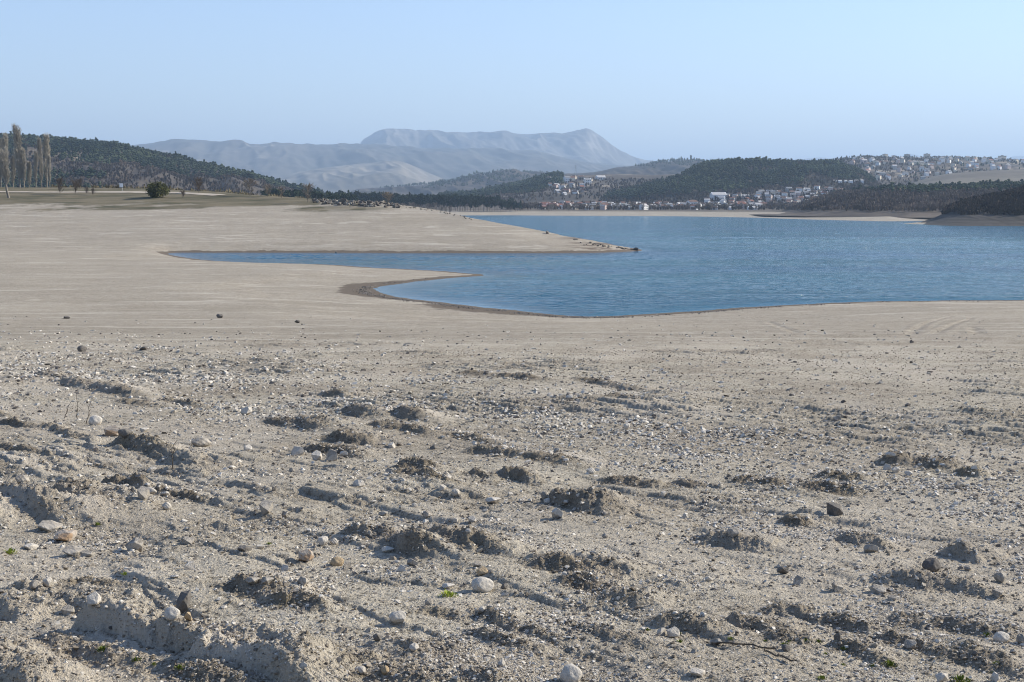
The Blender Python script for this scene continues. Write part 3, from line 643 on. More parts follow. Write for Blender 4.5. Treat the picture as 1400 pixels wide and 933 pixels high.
# ------------------------------------------------------------------ stones
def hull_mesh(name, seed, n=26, flat=.65, box=False, detail=0, rough=.03, bev=.0, round_=False):
    r = np.random.default_rng(seed); bm = bmesh.new()
    if round_:
        bmesh.ops.create_icosphere(bm, subdivisions=4, radius=.5)
        for v in bm.verts:
            p = np.array(v.co); v.co = Vector(p * np.array([1, .85, flat]))
        cuts = 9; dep = (.30, .43)
    else:
        pts = []
        for i in range(n):
            p = r.normal(0, 1, 3); p /= np.linalg.norm(p)
            if box: p = np.sign(p) * np.abs(p) ** .55 ; p /= max(1.0, np.abs(p).max())
            pts.append(p * np.array([.5, .42, .5 * flat]) * r.uniform(.82, 1.0))
        vs = [bm.verts.new(Vector(p)) for p in pts]
        bmesh.ops.convex_hull(bm, input=vs)
        loose = [v for v in bm.verts if not v.link_faces]; bmesh.ops.delete(bm, geom=loose, context='VERTS')
        cuts = 0; dep = (.3, .4)
    for i in range(cuts):
        nn = Vector(r.normal(0, 1, 3)).normalized(); d = r.uniform(*dep)
        for v in bm.verts:
            e = v.co.dot(nn) - d
            if e > 0: v.co -= nn * e * .85
    if not round_ and detail:
        bmesh.ops.bevel(bm, geom=bm.edges[:] + bm.verts[:], offset=.022, segments=2, profile=.5, affect='EDGES', clamp_overlap=True)
        bmesh.ops.triangulate(bm, faces=bm.faces[:])
        bmesh.ops.subdivide_edges(bm, edges=[e for e in bm.edges if e.calc_length() > .12], cuts=2, use_grid_fill=True)
        bmesh.ops.triangulate(bm, faces=bm.faces[:])
    if detail or round_:
        bm.normal_update()
        P = np.array([v.co[:] for v in bm.verts]); N = np.array([v.normal[:] for v in bm.verts])
        d = fbm(P[:, 0] * 4 + P[:, 2] * 3 + seed, P[:, 1] * 4 - P[:, 2] * 2, 3, seed) * rough + fbm(P[:, 0] * 13 + P[:, 2] * 9, P[:, 1] * 13 - P[:, 2] * 8 + seed, 2, seed) * rough * .35
        for v, q in zip(bm.verts, P + N * d[:, None]): v.co = Vector(q)
    me = bpy.data.meshes.new(name); bm.to_mesh(me); bm.free()
    if round_:
        for p in me.polygons: p.use_smooth = True
    return me
ANG = [hull_mesh('angular_stone', 100 + i, n=random.choice([12, 14, 17]), flat=random.uniform(.6, .9), detail=1) for i in range(9)]
BOX = [hull_mesh('blocky_stone', 150 + i, n=16, flat=.85, box=True, detail=1) for i in range(4)]
RND = [hull_mesh('rounded_stone', 200 + i, flat=random.uniform(.65, .85), round_=True, rough=.05) for i in range(5)]
FLT = [hull_mesh('flat_stone', 240 + i, n=14, flat=.34, detail=1) for i in range(4)]
def variants(meshes, mats):
    out = {}
    for mn, m in mats.items():
        L = []
        for a in meshes:
            c = a.copy(); c.materials.clear(); c.materials.append(m); L.append(c)
        out[mn] = L
    return out
def tri_of(me):
    V = np.array([v.co[:] for v in me.vertices]); T = []
    for p in me.polygons:
        q = list(p.vertices)
        for k in range(1, len(q) - 1): T.append((q[0], q[k], q[k + 1]))
    return V, np.array(T)

STONES = [
 # px, py(base), width px, height px, shape, tone, label
 (183,753,27,19,'A','grey','pale wedge shaped stone standing alone on bare mud, its slanted top in sun'),
 (251,838,22,24,'B','dark','dark upright block of stone standing just behind the long mud ridge'),
 (234,852,25,17,'R','white','smooth white stone leaning against the dark upright block'),
 (258,850,13,12,'A','tan','small orange brown stone at the foot of the dark upright block'),
 (127,840,21,17,'A','white','bright white angular stone among brown crumbs above the long mud ridge'),
 (91,843,19,13,'A','grey','grey angular stone beside the bright white one, among brown crumbs'),
 (64,804,15,12,'R','white','small round pale stone at the edge of a pile of brown crumbs'),
 (47,809,17,12,'R','grey','roundish grey stone next to a small round pale one by the crumbs'),
 (86,741,28,12,'F','rust','long pale slab with a rust coloured end below the mud dome'),
 (66,728,34,12,'F','grey','pale flat slab lying against the foot of the mud dome'),
 (97,760,28,9,'F','grey','flat white slab sunk level with the mud near the slab with the rusty end'),
 (116,762,19,9,'A','grey','small grey stone touching the flat white sunken slab'),
 (40,752,16,8,'F','white','thin pale stone flake left of the flat white sunken slab'),
 (259,781,17,12,'A','white','pale diamond shaped stone alone on open mud'),
 (256,746,17,10,'B','grey','split grey stone with a dark cap on open mud'),
 (239,792,14,4,'F','white','thin white sliver of stone lying on open mud'),
 (363,704,18,16,'J','grey','jagged upright stump of crumbling stone throwing a dark shadow'),
 (389,709,9,8,'B','grey','small grey cube of stone beside the jagged upright stump'),
 (441,747,17,13,'R','white','larger of two pale pebbles at the end of the rough mud bank'),
 (456,746,13,9,'R','white','smaller of two pale pebbles at the end of the rough mud bank'),
 (460,775,22,13,'R','tan','round tan stone among gravel below the rough mud bank'),
 (474,780,12,10,'A','grey','grey chip touching the round tan stone'),
 (414,802,20,12,'A','grey','grey wedge stone with a pale edge in a scatter of flakes'),
 (366,801,20,9,'F','grey','flat brown flake at the end of a low dark ledge'),
 (346,801,22,8,'F','grey','long thin flake forming a low dark ledge'),
 (417,770,24,15,'A','rust','crumbling pinkish lump of stone in small gravel'),
 (388,782,14,9,'A','white','pale triangular stone on mud near the crumbling pinkish lump'),
 (333,755,17,8,'F','dark','dark flat stone between small white chips'),
 (355,752,11,7,'A','white','small white chip next to a dark flat stone'),
 (659,811,34,20,'R','white','large smooth pale boulder beside a green leafy weed'),
 (544,856,29,15,'R','white','domed white boulder half buried in open mud'),
 (515,880,13,11,'A','dark','small dark angular stone near the domed white boulder'),
 (566,893,15,9,'R','white','small white pebble below the domed white boulder'),
 (526,924,13,11,'R','tan','orange tan pebble in the rough clods at the bottom'),
 (781,936,35,26,'R','white','big round whitish boulder at the lower edge of the foreground'),
 (659,840,10,7,'R','white','tiny white pebble in a dark gully'),
 (494,924,14,9,'R','white','white pebble at the foot of the pale eroded bank'),
 (686,913,12,9,'R','white','rounded pale pebble in rough clods near the big whitish boulder'),
 (614,806,20,7,'F','white','flat white stone in mud left of the smooth pale boulder'),
 (548,783,14,9,'A','white','pale angular stone in gravel under the rough mud bank'),
 (564,775,16,9,'A','grey','grey stone with a pointed top in gravel under the mud bank'),
 (531,757,20,7,'F','white','flat pale stone in the hollow of the rough mud bank'),
 (659,789,18,10,'A','tan','brown stone behind the smooth pale boulder'),
 (623,681,14,9,'R','white','white pebble on smooth mud below the dark humps'),
 (698,680,8,6,'A','white','tiny white stone right of the low humps'),
 (676,690,24,7,'F','white','long pale flat stone with a raised end'),
 (745,684,13,11,'R','grey','round grey stone at the foot of the big dark mud hump'),
 (749,690,12,8,'R','white','pale stone leaning on the round grey one by the dark hump'),
 (763,709,17,13,'A','white','bright pointed stone in front of the big dark mud hump'),
 (645,716,12,9,'A','white','pale pointed chip in mud below the low humps'),
 (584,709,18,8,'A','grey','grey and white stone lying on smooth grey mud'),
 (525,706,16,6,'F','grey','low grey stone flake on smooth grey mud'),
 (808,649,14,8,'R','white','white pebble on the slope above the big dark mud hump'),
 (1142,706,21,17,'B','dark','isolated dark block of stone with a sunny right face'),
 (1004,737,20,13,'R','grey','rounded grey boulder on the stony slope'),
 (1276,784,28,18,'R','dark','large dark rounded boulder in the stony patch'),
 (1192,757,20,11,'A','grey','low grey stone with a dark face near the stony patch'),
 (1071,787,19,10,'A','dark','dark angular stone at the edge of the stony patch'),
 (1092,801,15,13,'A','grey','pointed grey stone standing in the stony patch'),
 (1145,811,18,14,'A','grey','squat pointed stone below the stony patch'),
 (1202,813,19,11,'F','grey','flat topped grey stone below the stony patch'),
 (1369,797,18,15,'R','grey','rounded stone at the outer side of the stony patch'),
 (1366,819,17,11,'A','grey','tilted grey stone near the rough banks'),
 (1246,889,17,10,'B','grey','grey block of stone sitting among green tufts'),
 (1371,880,25,14,'R','white','white domed boulder beside a rough mud bank'),
 (1398,882,14,14,'R','grey','grey boulder next to the white domed one'),
 (921,874,22,13,'A','white','larger of two white blocks with a green tuft behind'),
 (906,870,15,9,'A','white','smaller of two white blocks with a green tuft behind'),
 (1075,892,14,10,'R','dark','brown lump of stone next to small green tufts'),
 (1362,933,15,13,'A','white','sharp white stone near the bottom of the frame'),
 (1290,937,24,14,'A','white','broad white stone beside a bright green tuft'),
 (954,926,22,9,'F','white','pale flat stone on light mud near thin dead stalks'),
 (981,883,18,8,'F','grey','pale slab with a dark underside beside thin dead stalks'),
 (129,582,21,13,'R','white','round pale boulder behind the dead twigs'),
 (151,598,25,14,'A','rust','pinkish boulder in front of the dead twigs'),
 (170,604,22,12,'R','dark','dark rounded boulder touching the big smooth hump'),
 (196,592,13,7,'A','white','small white stone above the big smooth hump'),
 (273,612,30,12,'R','grey','long smooth boulder with a dark shaded side'),
 (432,631,15,13,'A','white','left hand white stone of a pointed pair'),
 (452,631,19,17,'A','grey','taller stone of a pointed pair, with a brown face'),
 (405,624,20,12,'A','white','broad white stone close to a pointed pair'),
 (470,626,11,8,'A','white','little white stone right after a pointed pair'),
 (338,617,14,8,'A','white','white stone in thin gravel past the long smooth boulder'),
 (28,661,22,11,'R','grey','pale stone with a black shaded front on the mud flow'),
 (195,684,15,16,'B','grey','upright grey stone under the olive mud bank'),
 (204,676,22,8,'R','white','smooth white stone resting on top of the upright grey one'),
 (227,698,14,10,'R','white','small white pebble lying below the olive mud bank'),
 (226,680,14,6,'F','white','pale flake partly under the olive mud bank'),
 (316,643,14,5,'F','white','thin white flake on smooth mud below the big smooth hump'),
 (111,482,14,8,'R','dark','dark rounded stone on the edge of the gravel field'),
 (196,480,13,5,'F','dark','dark flat stone in the far part of the gravel field'),
 (300,436,11,6,'R','dark','lone rounded stone on the smooth silt far off'),
 (406,443,8,4,'A','dark','small dark stone on the smooth silt far off'),
 (90,437,9,4,'A','dark','dark stone with pale shards on the smooth silt'),
 (336,569,18,10,'A','white','white pointed stone in the middle of the gravel field'),
 (1219,627,14,7,'A','white','white angular stone on the shadowed hump among stones'),
 (1226,648,14,8,'A','white','biggest white stone in a heap of pale rubble'),
 (1213,644,12,9,'A','white','pointed white stone on top of a heap of pale rubble'),
 (1244,651,12,6,'F','white','flat white stone at the end of a heap of pale rubble'),
 (1312,670,16,10,'A','grey','tilted stone with a dark hollow behind it'),
 (779,547,12,6,'R','white','broad white stone on grey mud in the middle distance'),
 (857,588,10,8,'R','white','pale round stone standing in the middle gravel'),
 (1247,470,6,3,'A','dark','small dark lump beside wheel ruts'),
]
def build_stones():
    C = dict(white=((.50, .445, .365), (.60, .54, .455), None), grey=((.27, .235, .19), (.37, .325, .265), (.42, .37, .30)),
             dark=((.13, .115, .10), (.19, .17, .145), None), tan=((.40, .29, .17), (.46, .35, .22), None), rust=((.38, .32, .255), (.45, .38, .30), (.32, .21, .125)))
    MM = {k: mat_stone('stone_%s_mat' % k, a, b, 9, c) for k, (a, b, c) in C.items()}
    lib = {'A': variants(ANG, MM), 'B': variants(BOX, MM), 'R': variants(RND, MM), 'F': variants(FLT, MM), 'J': variants(BOX, MM)}
    P = [hit_ground(s[0], s[1] - 1, zf=full_z) for s in STONES]
    for (px, py, w, h, sh, tone, lab), (x, y) in zip(STONES, P):
        d = y * 1.02; W = .9 * w * d / F; H = .9 * h * d / F * 1.12
        me = random.choice(lib[sh][tone])
        o = bpy.data.objects.new('boulder' if W > .09 and sh == 'R' else 'stone', me); COL.objects.link(o)
        dm = me_dims(me); yaw = random.uniform(-.5, .5)
        o.rotation_euler = (random.uniform(-.15, .15), random.uniform(-.15, .15), yaw)
        sx = W / dm[0]; sz = H / dm[2] * 1.2; sy = (sx + sz) * .5
        o.scale = (sx, sy, sz)
        z = float(full_z(np.array([x]), np.array([y + .25 * W]))[0])
        o.location = (x, y + .3 * W, z + H * .36)
        tag(o, lab, 'stone')
    # the other stones large enough to single out
    n = 0; xs = []; lim = 190
    while n < lim:
        px = rng.uniform(-10, 1410); py = 560 + 372 * rng.uniform() ** .8
        if rng.uniform() > .35 + .65 * (pn(px * .008, py * .012, 55) > -.05): continue
        if any(abs(px - q[0]) < 16 and abs(py - q[1]) < 10 for q in STONES): continue
        xs.append((px, py)); n += 1
    groups = {'white': ('small whitish stone lying loose on the dried mud', 'whitish loose stones on the mud'),
              'grey': ('small dull grey stone set in the dried mud', 'grey stones on the mud'),
              'dark': ('small dark brown stone in the dried mud', 'dark stones on the mud')}
    for px, py in xs:
        x, y = hit_ground(px, py, zf=full_z)
        w = min(13, rng.lognormal(math.log(6.5), .32)); W = w * y / F
        tone = rng.choice(['white', 'grey', 'dark'], p=[.42, .43, .15]); sh = rng.choice(['A', 'R', 'F', 'B'], p=[.5, .2, .2, .1])
        me = random.choice(lib[sh][tone]); o = bpy.data.objects.new('stone', me); COL.objects.link(o)
        dm = me_dims(me); s = W / dm[0]
        o.scale = (s, s * rng.uniform(.8, 1.2), s * rng.uniform(.8, 1.2)); o.rotation_euler = (rng.uniform(-.3, .3), rng.uniform(-.3, .3), rng.uniform(0, 6.28))
        z = float(full_z(np.array([x]), np.array([y]))[0]); o.location = (x, y, z + dm[2] * s * .22)
        tag(o, groups[tone][0], 'stone', groups[tone][1])
def me_dims(me):
    V = np.empty(len(me.vertices) * 3); me.vertices.foreach_get('co', V); V = V.reshape(-1, 3); return V.max(0) - V.min(0)

def build_gravel():
    T = []
    for i in range(10):
        r = np.random.default_rng(500 + i); bm = bmesh.new()
        for k in range(11):
            p = r.normal(0, 1, 3); p /= np.linalg.norm(p); bm.verts.new(Vector(p * np.array([.55, .5, .34]) * r.uniform(.8, 1)))
        bmesh.ops.convex_hull(bm, input=bm.verts[:]); bmesh.ops.delete(bm, geom=[v for v in bm.verts if not v.link_faces], context='VERTS')
        me = bpy.data.meshes.new('t'); bm.to_mesh(me); bm.free(); T.append(tri_of(me)); bpy.data.meshes.remove(me)
    N = 420000
    px = rng.uniform(-160, 1560, N); py = 432 + 520 * rng.uniform(0, 1, N) ** .85
    # sight-line to ground through an approximate inverse of the near slope, then the true height
    a, b = ray(px, py); y = (1.78) / (np.maximum(-b, .09) - .0696 + .0); y = np.where((y > 0) & (y < 170), y, 170)
    for it in range(25):
        y = y + .6 * ((CAMZ - base_z(a * y, y)) / np.maximum(-b, 1e-3) - y)
        y = np.clip(y, 3, 260)
    x = a * y + rng.normal(0, .02, N); s = np.where(y < 45, 100.0, 0.0); m = y >= 45; s[m] = shore(x[m], y[m])
    # stony belt running across the slope from upper left to lower right
    mid = np.interp(px, [-150, 0, 200, 450, 600, 750, 900, 1100, 1400, 1560], [500, 505, 512, 540, 550, 560, 585, 615, 668, 700])
    wid = np.interp(px, [0, 300, 600, 900, 1400], [48, 50, 42, 48, 60])
    belt = np.exp(-((py - mid) / wid) ** 2)
    cl = sstep(-.25, .3, fbm(x * .35, y * .3, 4, 401)); cl2 = sstep(-.1, .35, fbm(x * 1.3, y * .9, 3, 405))
    stony = np.exp(-(((px - 1230) / 190) ** 2 + ((py - 765) / 50) ** 2)) * .9
    p = belt * (.06 + .95 * cl ** 1.5 * (.2 + .8 * cl2 ** 1.5)) * 1.35 + .05 + .26 * cl2 * sstep(580, 680, py) + stony * cl2 * .7
    p = np.where(py < 470, p * .55 + .02, p)
    p = np.where(y > 70, p * .25, p)
    k = (rng.uniform(0, 1, N) < p) & (s > .15) & (y < 240)
    x, y, px, py, belt = x[k], y[k], px[k], py[k], belt[k]
    d = y; size_px = (1 + .3 * belt) * rng.lognormal(math.log(3.0), .55, len(x)); size_px = np.clip(size_px, 1.3, 9)
    size = np.clip(size_px * d / F, .006, .11 + d * .0008)
    z = full_z(x, y)
    pos = np.stack([x, y, z + size * .03], 1)
    sc = np.stack([size * rng.uniform(.8, 1.3, len(x)), size * rng.uniform(.7, 1.2, len(x)), size * rng.uniform(.7, 1.3, len(x))], 1)
    tone = rng.uniform(0, 1, len(x))
    pale = tone < .72
    Tv = [t[0] for t in T]; Tf = [t[1] for t in T]
    for nm, m, c1, c2, lab in (('gravel', pale, (.40, .355, .29), (.66, .60, .51), 'pale angular gravel spread over the dried mud in a broad band'), ('dark_gravel', ~pale, (.13, .11, .09), (.25, .215, .18), 'darker brown gravel mixed thinly through the pale gravel')):
        me = scatter(Tv, Tf, pos[m], sc[m], rng.uniform(0, 6.28, m.sum()), nm, mat_stone(nm + '_mat', c1, c2, 40, isl=True, bump=.004), tilt=rng.normal(0, .35, m.sum()))
        tag(link(nm, me), lab, 'gravel', kind='stuff'); print(nm, m.sum())
    # soil crumbs on the rough mud banks
    N = 330000
    y = 4.6 + 36 * rng.uniform(0, 1, N) ** 1.9; x = y * rng.uniform(-.42, .42, N)
    z, s, rough, pl = full_z(x, y, zones=True)
    k = rng.uniform(0, 1, N) < (rough * .85 + .06)
    x, y, z = x[k], y[k], z[k]; size = np.clip(rng.lognormal(math.log(.011), .45, len(x)) * (.6 + y * .045), .004, .05)
    me = scatter(Tv, Tf, np.stack([x, y, z + size * .1], 1), size, rng.uniform(0, 6.28, len(x)), 'soil_crumbs', mat_stone('crumb_mat', (.15, .12, .085), (.44, .375, .29), 60, isl=True, bump=.003), tilt=rng.normal(0, .6, len(x)))
    tag(link('soil_crumbs', me), 'brown crumbs of dry soil covering the rough mud banks', 'soil crumbs', kind='stuff'); print('crumbs', len(x))
    # stony edge of the water
    sx = []; 
    Wn = np.array(catmull([on_plane(*p) for p in near_px[:-2]], 30)); i = rng.integers(0, len(Wn) - 1, 5200); t = rng.uniform(0, 1, 5200)[:, None]
    q = Wn[i] * (1 - t) + Wn[i + 1] * t; q[:, 1] -= np.abs(rng.normal(0, 1.6, len(q))) + .1; q[:, 0] += rng.normal(0, .5, len(q))
    q = q[(np.abs(q[:, 0] / q[:, 1]) < .46)]; clump = pn(q[:, 0] * .35, q[:, 1] * .2, 77) > -.15; q = q[clump]
    size = np.clip(rng.lognormal(math.log(.10), .5, len(q)), .04, .38)
    z = full_z(q[:, 0], q[:, 1])
    me = scatter(Tv, Tf, np.stack([q[:, 0], q[:, 1], z + size * .1], 1), size, rng.uniform(0, 6.28, len(q)), 'shore_stones', mat_stone('shore_stone_mat', (.10, .085, .07), (.34, .30, .25), 12, isl=True), tilt=rng.normal(0, .4, len(q)))
    tag(link('shore_stones', me), 'dark and pale rubble lining the near edge of the water', 'rubble', kind='stuff')

# ------------------------------------------------------------------ tubes
def tube_mb(segs, k=4):
    """segs: list of (p, q, r0, r1) -> V, F (quads)"""
    V = []; Fc = []; off = 0
    for p, q, r0, r1 in segs:
        p = np.array(p, float); q = np.array(q, float); d = q - p; L = np.linalg.norm(d) + 1e-9; d /= L
        u = np.cross(d, [0, 0, 1.0]) if abs(d[2]) < .95 else np.cross(d, [1.0, 0, 0]); u /= np.linalg.norm(u); w = np.cross(d, u)
        for c, r in ((p, r0), (q, r1)):
            for i in range(k):
                a = 2 * math.pi * i / k; V.append(c + r * (math.cos(a) * u + math.sin(a) * w))
        for i in range(k):
            j = (i + 1) % k; Fc.append((off + i, off + j, off + k + j, off + k + i))
        off += 2 * k
    return np.array(V), np.array(Fc)
def branchy(seed, h, spread, n_main, up, twigs, base=.1, lean=0, tr=.02, kink=.5, tw=.018, tl=.09, envelope=None):
    """returns trunk segs, crown segs for a bare tree of height h (unit scale 1 = h)"""
    r = np.random.default_rng(seed); trunk = []; crown = []
    p = np.zeros(3); pts = [p.copy()]; n = 9
    for i in range(n):
        p = p + np.array([lean * h / n + r.normal(0, .008) * h, r.normal(0, .008) * h, h * .93 / n]); pts.append(p.copy())
    for i in range(n):
        r0 = tr * h * (1 - i / n) ** .8 + .004 * h * .5; r1 = tr * h * (1 - (i + 1) / n) ** .8 + .004 * h * .5; trunk.append((pts[i], pts[i + 1], r0, r1))
    env = envelope or (lambda t: math.sin(min(max(t, 0), 1) * math.pi) ** .6)
    ends = []
    for m in range(n_main):
        t = base + (.97 - base) * r.uniform() ** .9; i = min(int(t * n), n - 1); f = t * n - i; a0 = pts[i] * (1 - f) + pts[i + 1] * f
        a = r.uniform(0, 6.28); L = spread * h * env((t - base) / (1 - base)) * r.uniform(.55, 1.1) + .03 * h
        horiz = np.array([math.cos(a), math.sin(a), 0]); q = a0.copy(); v = horiz * (1 - up) + np.array([0, 0, up]); v /= np.linalg.norm(v)
        rr = tr * h * .35 * (1 - t * .6)
        nseg = 4
        for s in range(nseg):
            v2 = v + r.normal(0, .16, 3) * kink + np.array([0, 0, .12]); v2 /= np.linalg.norm(v2); q2 = q + v2 * L * (1 + up) / nseg
            crown.append((q, q2, rr * (1 - s / nseg) + .0012 * h, rr * (1 - (s + 1) / nseg) + .001 * h)); ends.append((q2.copy(), v2.copy(), s)); q = q2
    for k in range(twigs):
        e, v, s = ends[r.integers(len(ends))]
        d = v * (.7 + up * .6) + r.normal(0, .5, 3) * (1.1 - up * .6); d /= np.linalg.norm(d); L = tl * h * r.uniform(.4, 1.2)
        st = e + r.normal(0, .01, 3) * h; crown.append((st, st + d * L, tw * h * .12, tw * h * .05))
    return trunk, crown
def make_tree(name, seed, h, mat_t, mat_c, **k):
    tr, cr = branchy(seed, h, **k)
    V, Fc = tube_mb(tr, 6); mt = mesh_np('trunk', V, Fc, mat_t, True)
    V, Fc = tube_mb(cr, 3); mc = mesh_np('crown', V, Fc, mat_c, False)
    return mt, mc
def place_tree(name, meshes, loc, label, cat, group=None, rz=0, s=(1, 1, 1), parts=('trunk', 'crown')):
    e = empty(name, loc, rz, s)
    tag(e, label, cat, group)
    for nm, me in zip(parts, meshes): link(nm, me, e)
    return e
def leafy_mesh(name, seed, n, R, mat, size=.06, shape='ball', clumps=26):
    """crown: leaf clumps spread through the volume, outline uneven. Unit: height 1"""
    r = np.random.default_rng(seed); C = []
    for i in range(clumps):
        while True:
            p = r.uniform(-1, 1, 3)
            if np.linalg.norm(p) < 1: break
        C.append(p / max(np.linalg.norm(p), .01) ** .35)
    C = np.array(C); ci = C[r.integers(0, clumps, n)]; q = ci + r.normal(0, .17, (n, 3))
    q = q * np.array(R) + np.array([0, 0, R[2] * 1.02]); 
    if shape == 'pine': q[:, :2] *= (1.15 - .75 * np.clip(q[:, 2:3] / (2 * R[2]), 0, 1))
    if shape == 'umb': q[:, 2] = q[:, 2] * .8 + .2
    a = r.normal(0, 1, (n, 3)); a /= np.linalg.norm(a, axis=1)[:, None]; b = np.cross(a, r.normal(0, 1, (n, 3))); b /= np.linalg.norm(b, axis=1)[:, None]
    sz = size * r.uniform(.5, 1.3, n)[:, None]
    V = np.stack([q - a * sz, q + b * sz * .8, q + a * sz, q - b * sz * .8], 1).reshape(-1, 3)
    return mesh_np(name, V, np.arange(4 * n).reshape(-1, 4), mat)

def ground_at(px, Y, py=None):
    a, b = ray(px, py or 275); x = float(a) * Y
    return x, Y, float(full_z(np.array([x]), np.array([float(Y)]))[0])
def on_ground(px, py, lo=250, hi=1500):
    q = hit_ground(px, py, lo, hi, zf=full_z)
    if q is None: return None
    return float(q[0]), float(q[1]), float(full_z(np.array([q[0]]), np.array([q[1]]))[0])

def build_trees():
    bark = mat_plain('bark_mat', (.17, .145, .12), .9, 3); pbark = mat_plain('poplar_bark_mat', (.24, .205, .165), .9, 2)
    twig = mat_plain('poplar_twig_mat', (.37, .335, .275), .9, .8); twig2 = mat_plain('bare_twig_mat', (.15, .115, .085), .9, .8); twig3 = mat_plain('pale_twig_mat', (.25, .205, .155), .9, .8)
    needle = mat_leafy('needle_mat', (.020, .030, .016), (.045, .058, .030), sc=.2)
    olive = mat_leafy('olive_leaf_mat', (.05, .052, .018), (.13, .125, .045), sc=.6)
    pe = lambda t: (.35 + .65 * math.sin(min(1, t * 1.25 + .1) * math.pi * .62)) * (1 - t) ** .35
    pop = [make_tree('poplar', 600 + i, 1.0, pbark, twig, spread=.15, n_main=130, up=.80, twigs=3000, base=.10, tr=.014, kink=.5, tw=.022, tl=.06, envelope=pe) for i in range(4)]
    # px of the base, py base, py top, width factor, label
    PL = [(27,256,176,1.0,'tallest bare poplar of the row, its slim top above the hill'),(64,257,187,.95,'bare poplar with a dense narrow crown at the end of the row'),
          (57,257,191,.75,'thin bare poplar pressed against the last poplar of the row'),(49,257,208,.9,'shorter bare poplar between the tallest and the last ones'),
          (9,257,187,.8,'bare poplar just behind the small leaning tree'),(1,257,192,.9,'bare poplar cut by the edge of the picture'),(33,256,205,1.1,'bushy lower poplar at the foot of the tallest one'),
          (40,257,222,1.3,'low bushy poplar filling the gap beside the tallest one'),(18,257,214,1.2,'half height poplar left of the tallest one'),(68,257,214,.8,'short poplar stem at the outer end of the row')]
    for i, (px, pb, pt, w, lab) in enumerate(PL):
        Y = 612 + (i % 3) * 9; x, y, z = ground_at(px, Y, pb); h = (CAMZ + float(ray(px, pt)[1]) * Y) - z
        place_tree('poplar_tree', pop[i % 4], (x, y, z - .1), lab, 'poplar tree', 'bare poplars behind the meadow', i * 1.3, (h * w, h * w, h))
    ro = lambda t: math.sin(min(max(t * .95 + .05, 0), 1) * math.pi) ** .5
    bare = [make_tree('bare', 640 + i, 1.0, bark, twig2, spread=.36, n_main=46, up=.45, twigs=1500, base=.16, tr=.022, kink=1.0, tw=.03, tl=.10, envelope=ro) for i in range(4)]
    bareP = [tuple(m.copy() for m in t) for t in bare]
    for t in bareP: t[1].materials.clear(); t[1].materials.append(twig3)
    lean = make_tree('lean', 660, 1.0, pbark, twig, spread=.17, n_main=60, up=.72, twigs=1900, base=.28, lean=-.10, tr=.026, kink=.7, tw=.025, tl=.08, envelope=ro)
    q = on_ground(12, 271); h = 62 * q[1] / F
    place_tree('bare_tree', lean, (q[0], q[1], q[2] - .1), 'small leaning bare tree standing alone on the grass before the poplars', 'bare tree', None, 0, (h, h, h))
    shr = [make_tree('shrub', 670 + i, 1.0, bark, twig2, spread=.55, n_main=42, up=.55, twigs=1300, base=.03, tr=.02, kink=1.0, tw=.05, tl=.16, envelope=lambda t: (1 - t) ** .4) for i in range(3)]
    SH = [(82,265,18,14,'round dark bare bush at the roadside nearest the poplars'),(103,266,17,13,'bare bush at the roadside, second from the poplars'),(119,266,9,7,'small dark bush with a paler one beside it at the roadside'),
          (127,267,8,7,'smallest roadside bush, last before the white board'),(250,271,9,9,'small bare bush right of the big olive bush'),(272,264,18,16,'low bare bush where the road fades out'),
          (109,259,12,10,'bare thicket bush behind the roadside bushes')]
    for i, (px, pb, h, w, lab) in enumerate(SH):
        q = on_ground(px, pb) or ground_at(px, 590); H = h * q[1] / F; Wd = w * q[1] / F
        place_tree('bare_bush', shr[i % 3], (q[0], q[1], q[2] - .1), lab, 'bush', 'bare bushes by the dirt road', i * 2.1, (Wd, Wd, H), ('stem', 'crown'))
    q = on_ground(215, 270.5); s = 6.9
    ob = leafy_mesh('crown', 700, 5200, (.50, .50, .40), olive, .035, clumps=60)
    V, Fc = tube_mb([((0, 0, 0), (.03, 0, .25), .03, .02), ((0, 0, .1), (-.15, .05, .45), .015, .008), ((0, 0, .1), (.2, -.05, .5), .015, .008)], 6)
    place_tree('olive_bush', (mesh_np('stem', V, Fc, bark), ob), q, 'large rounded olive green bush casting a dark shadow beside the road', 'bush', None, 0, (s, s, s), ('stem', 'crown'))
    T2 = [(342,268,22,24,0,'bare tree with a wide crown on the skyline of the meadow'),(421,277,23,24,1,'round bare tree on the brow next to the rock outcrop'),(366,269,16,18,2,'low bare tree in the thicket beyond the meadow'),
          (530,281,17,22,0,'brown bare tree behind the rock outcrop'),(385,271,14,14,1,'small bare tree left of the round one on the brow')]
    for i, (px, pb, h, w, k, lab) in enumerate(T2):
        q = on_ground(px, pb) or ground_at(px, 520, pb); H = h * q[1] / F; Wd = w * q[1] / F
        place_tree('bare_tree', bareP[k], (q[0], q[1], q[2] - .1), lab, 'bare tree', None, i, (Wd, Wd, H))
    # line of pines and bare trees on the flat beyond the point
    pines = []
    for i in range(6):
        r = np.random.default_rng(720 + i); V, Fc = tube_mb([((0, 0, 0), (r.normal(0, .02), 0, .5), .022, .014), ((0, 0, .5), (r.normal(0, .03), 0, .9), .014, .005)] + [((0, 0, z), (math.cos(a) * .2, math.sin(a) * .2, z + .12), .008, .004) for z, a in zip(r.uniform(.35, .8, 7), r.uniform(0, 6.28, 7))], 5)
        t = mesh_np('trunk', V, Fc, bark)
        R = (.30, .30, .34) if i % 2 else (.34, .34, .24)
        c = leafy_mesh('crown', 730 + i, 620, R, needle, .05, 'pine' if i % 2 else 'ball', clumps=13)
        V = np.empty(len(c.vertices) * 3, np.float32); c.vertices.foreach_get('co', V); V = V.reshape(-1, 3); V[:, 2] += 1.0 - 2 * R[2] * 1.03; c.vertices.foreach_set('co', V.ravel()); c.update()
        pines.append((t, c))
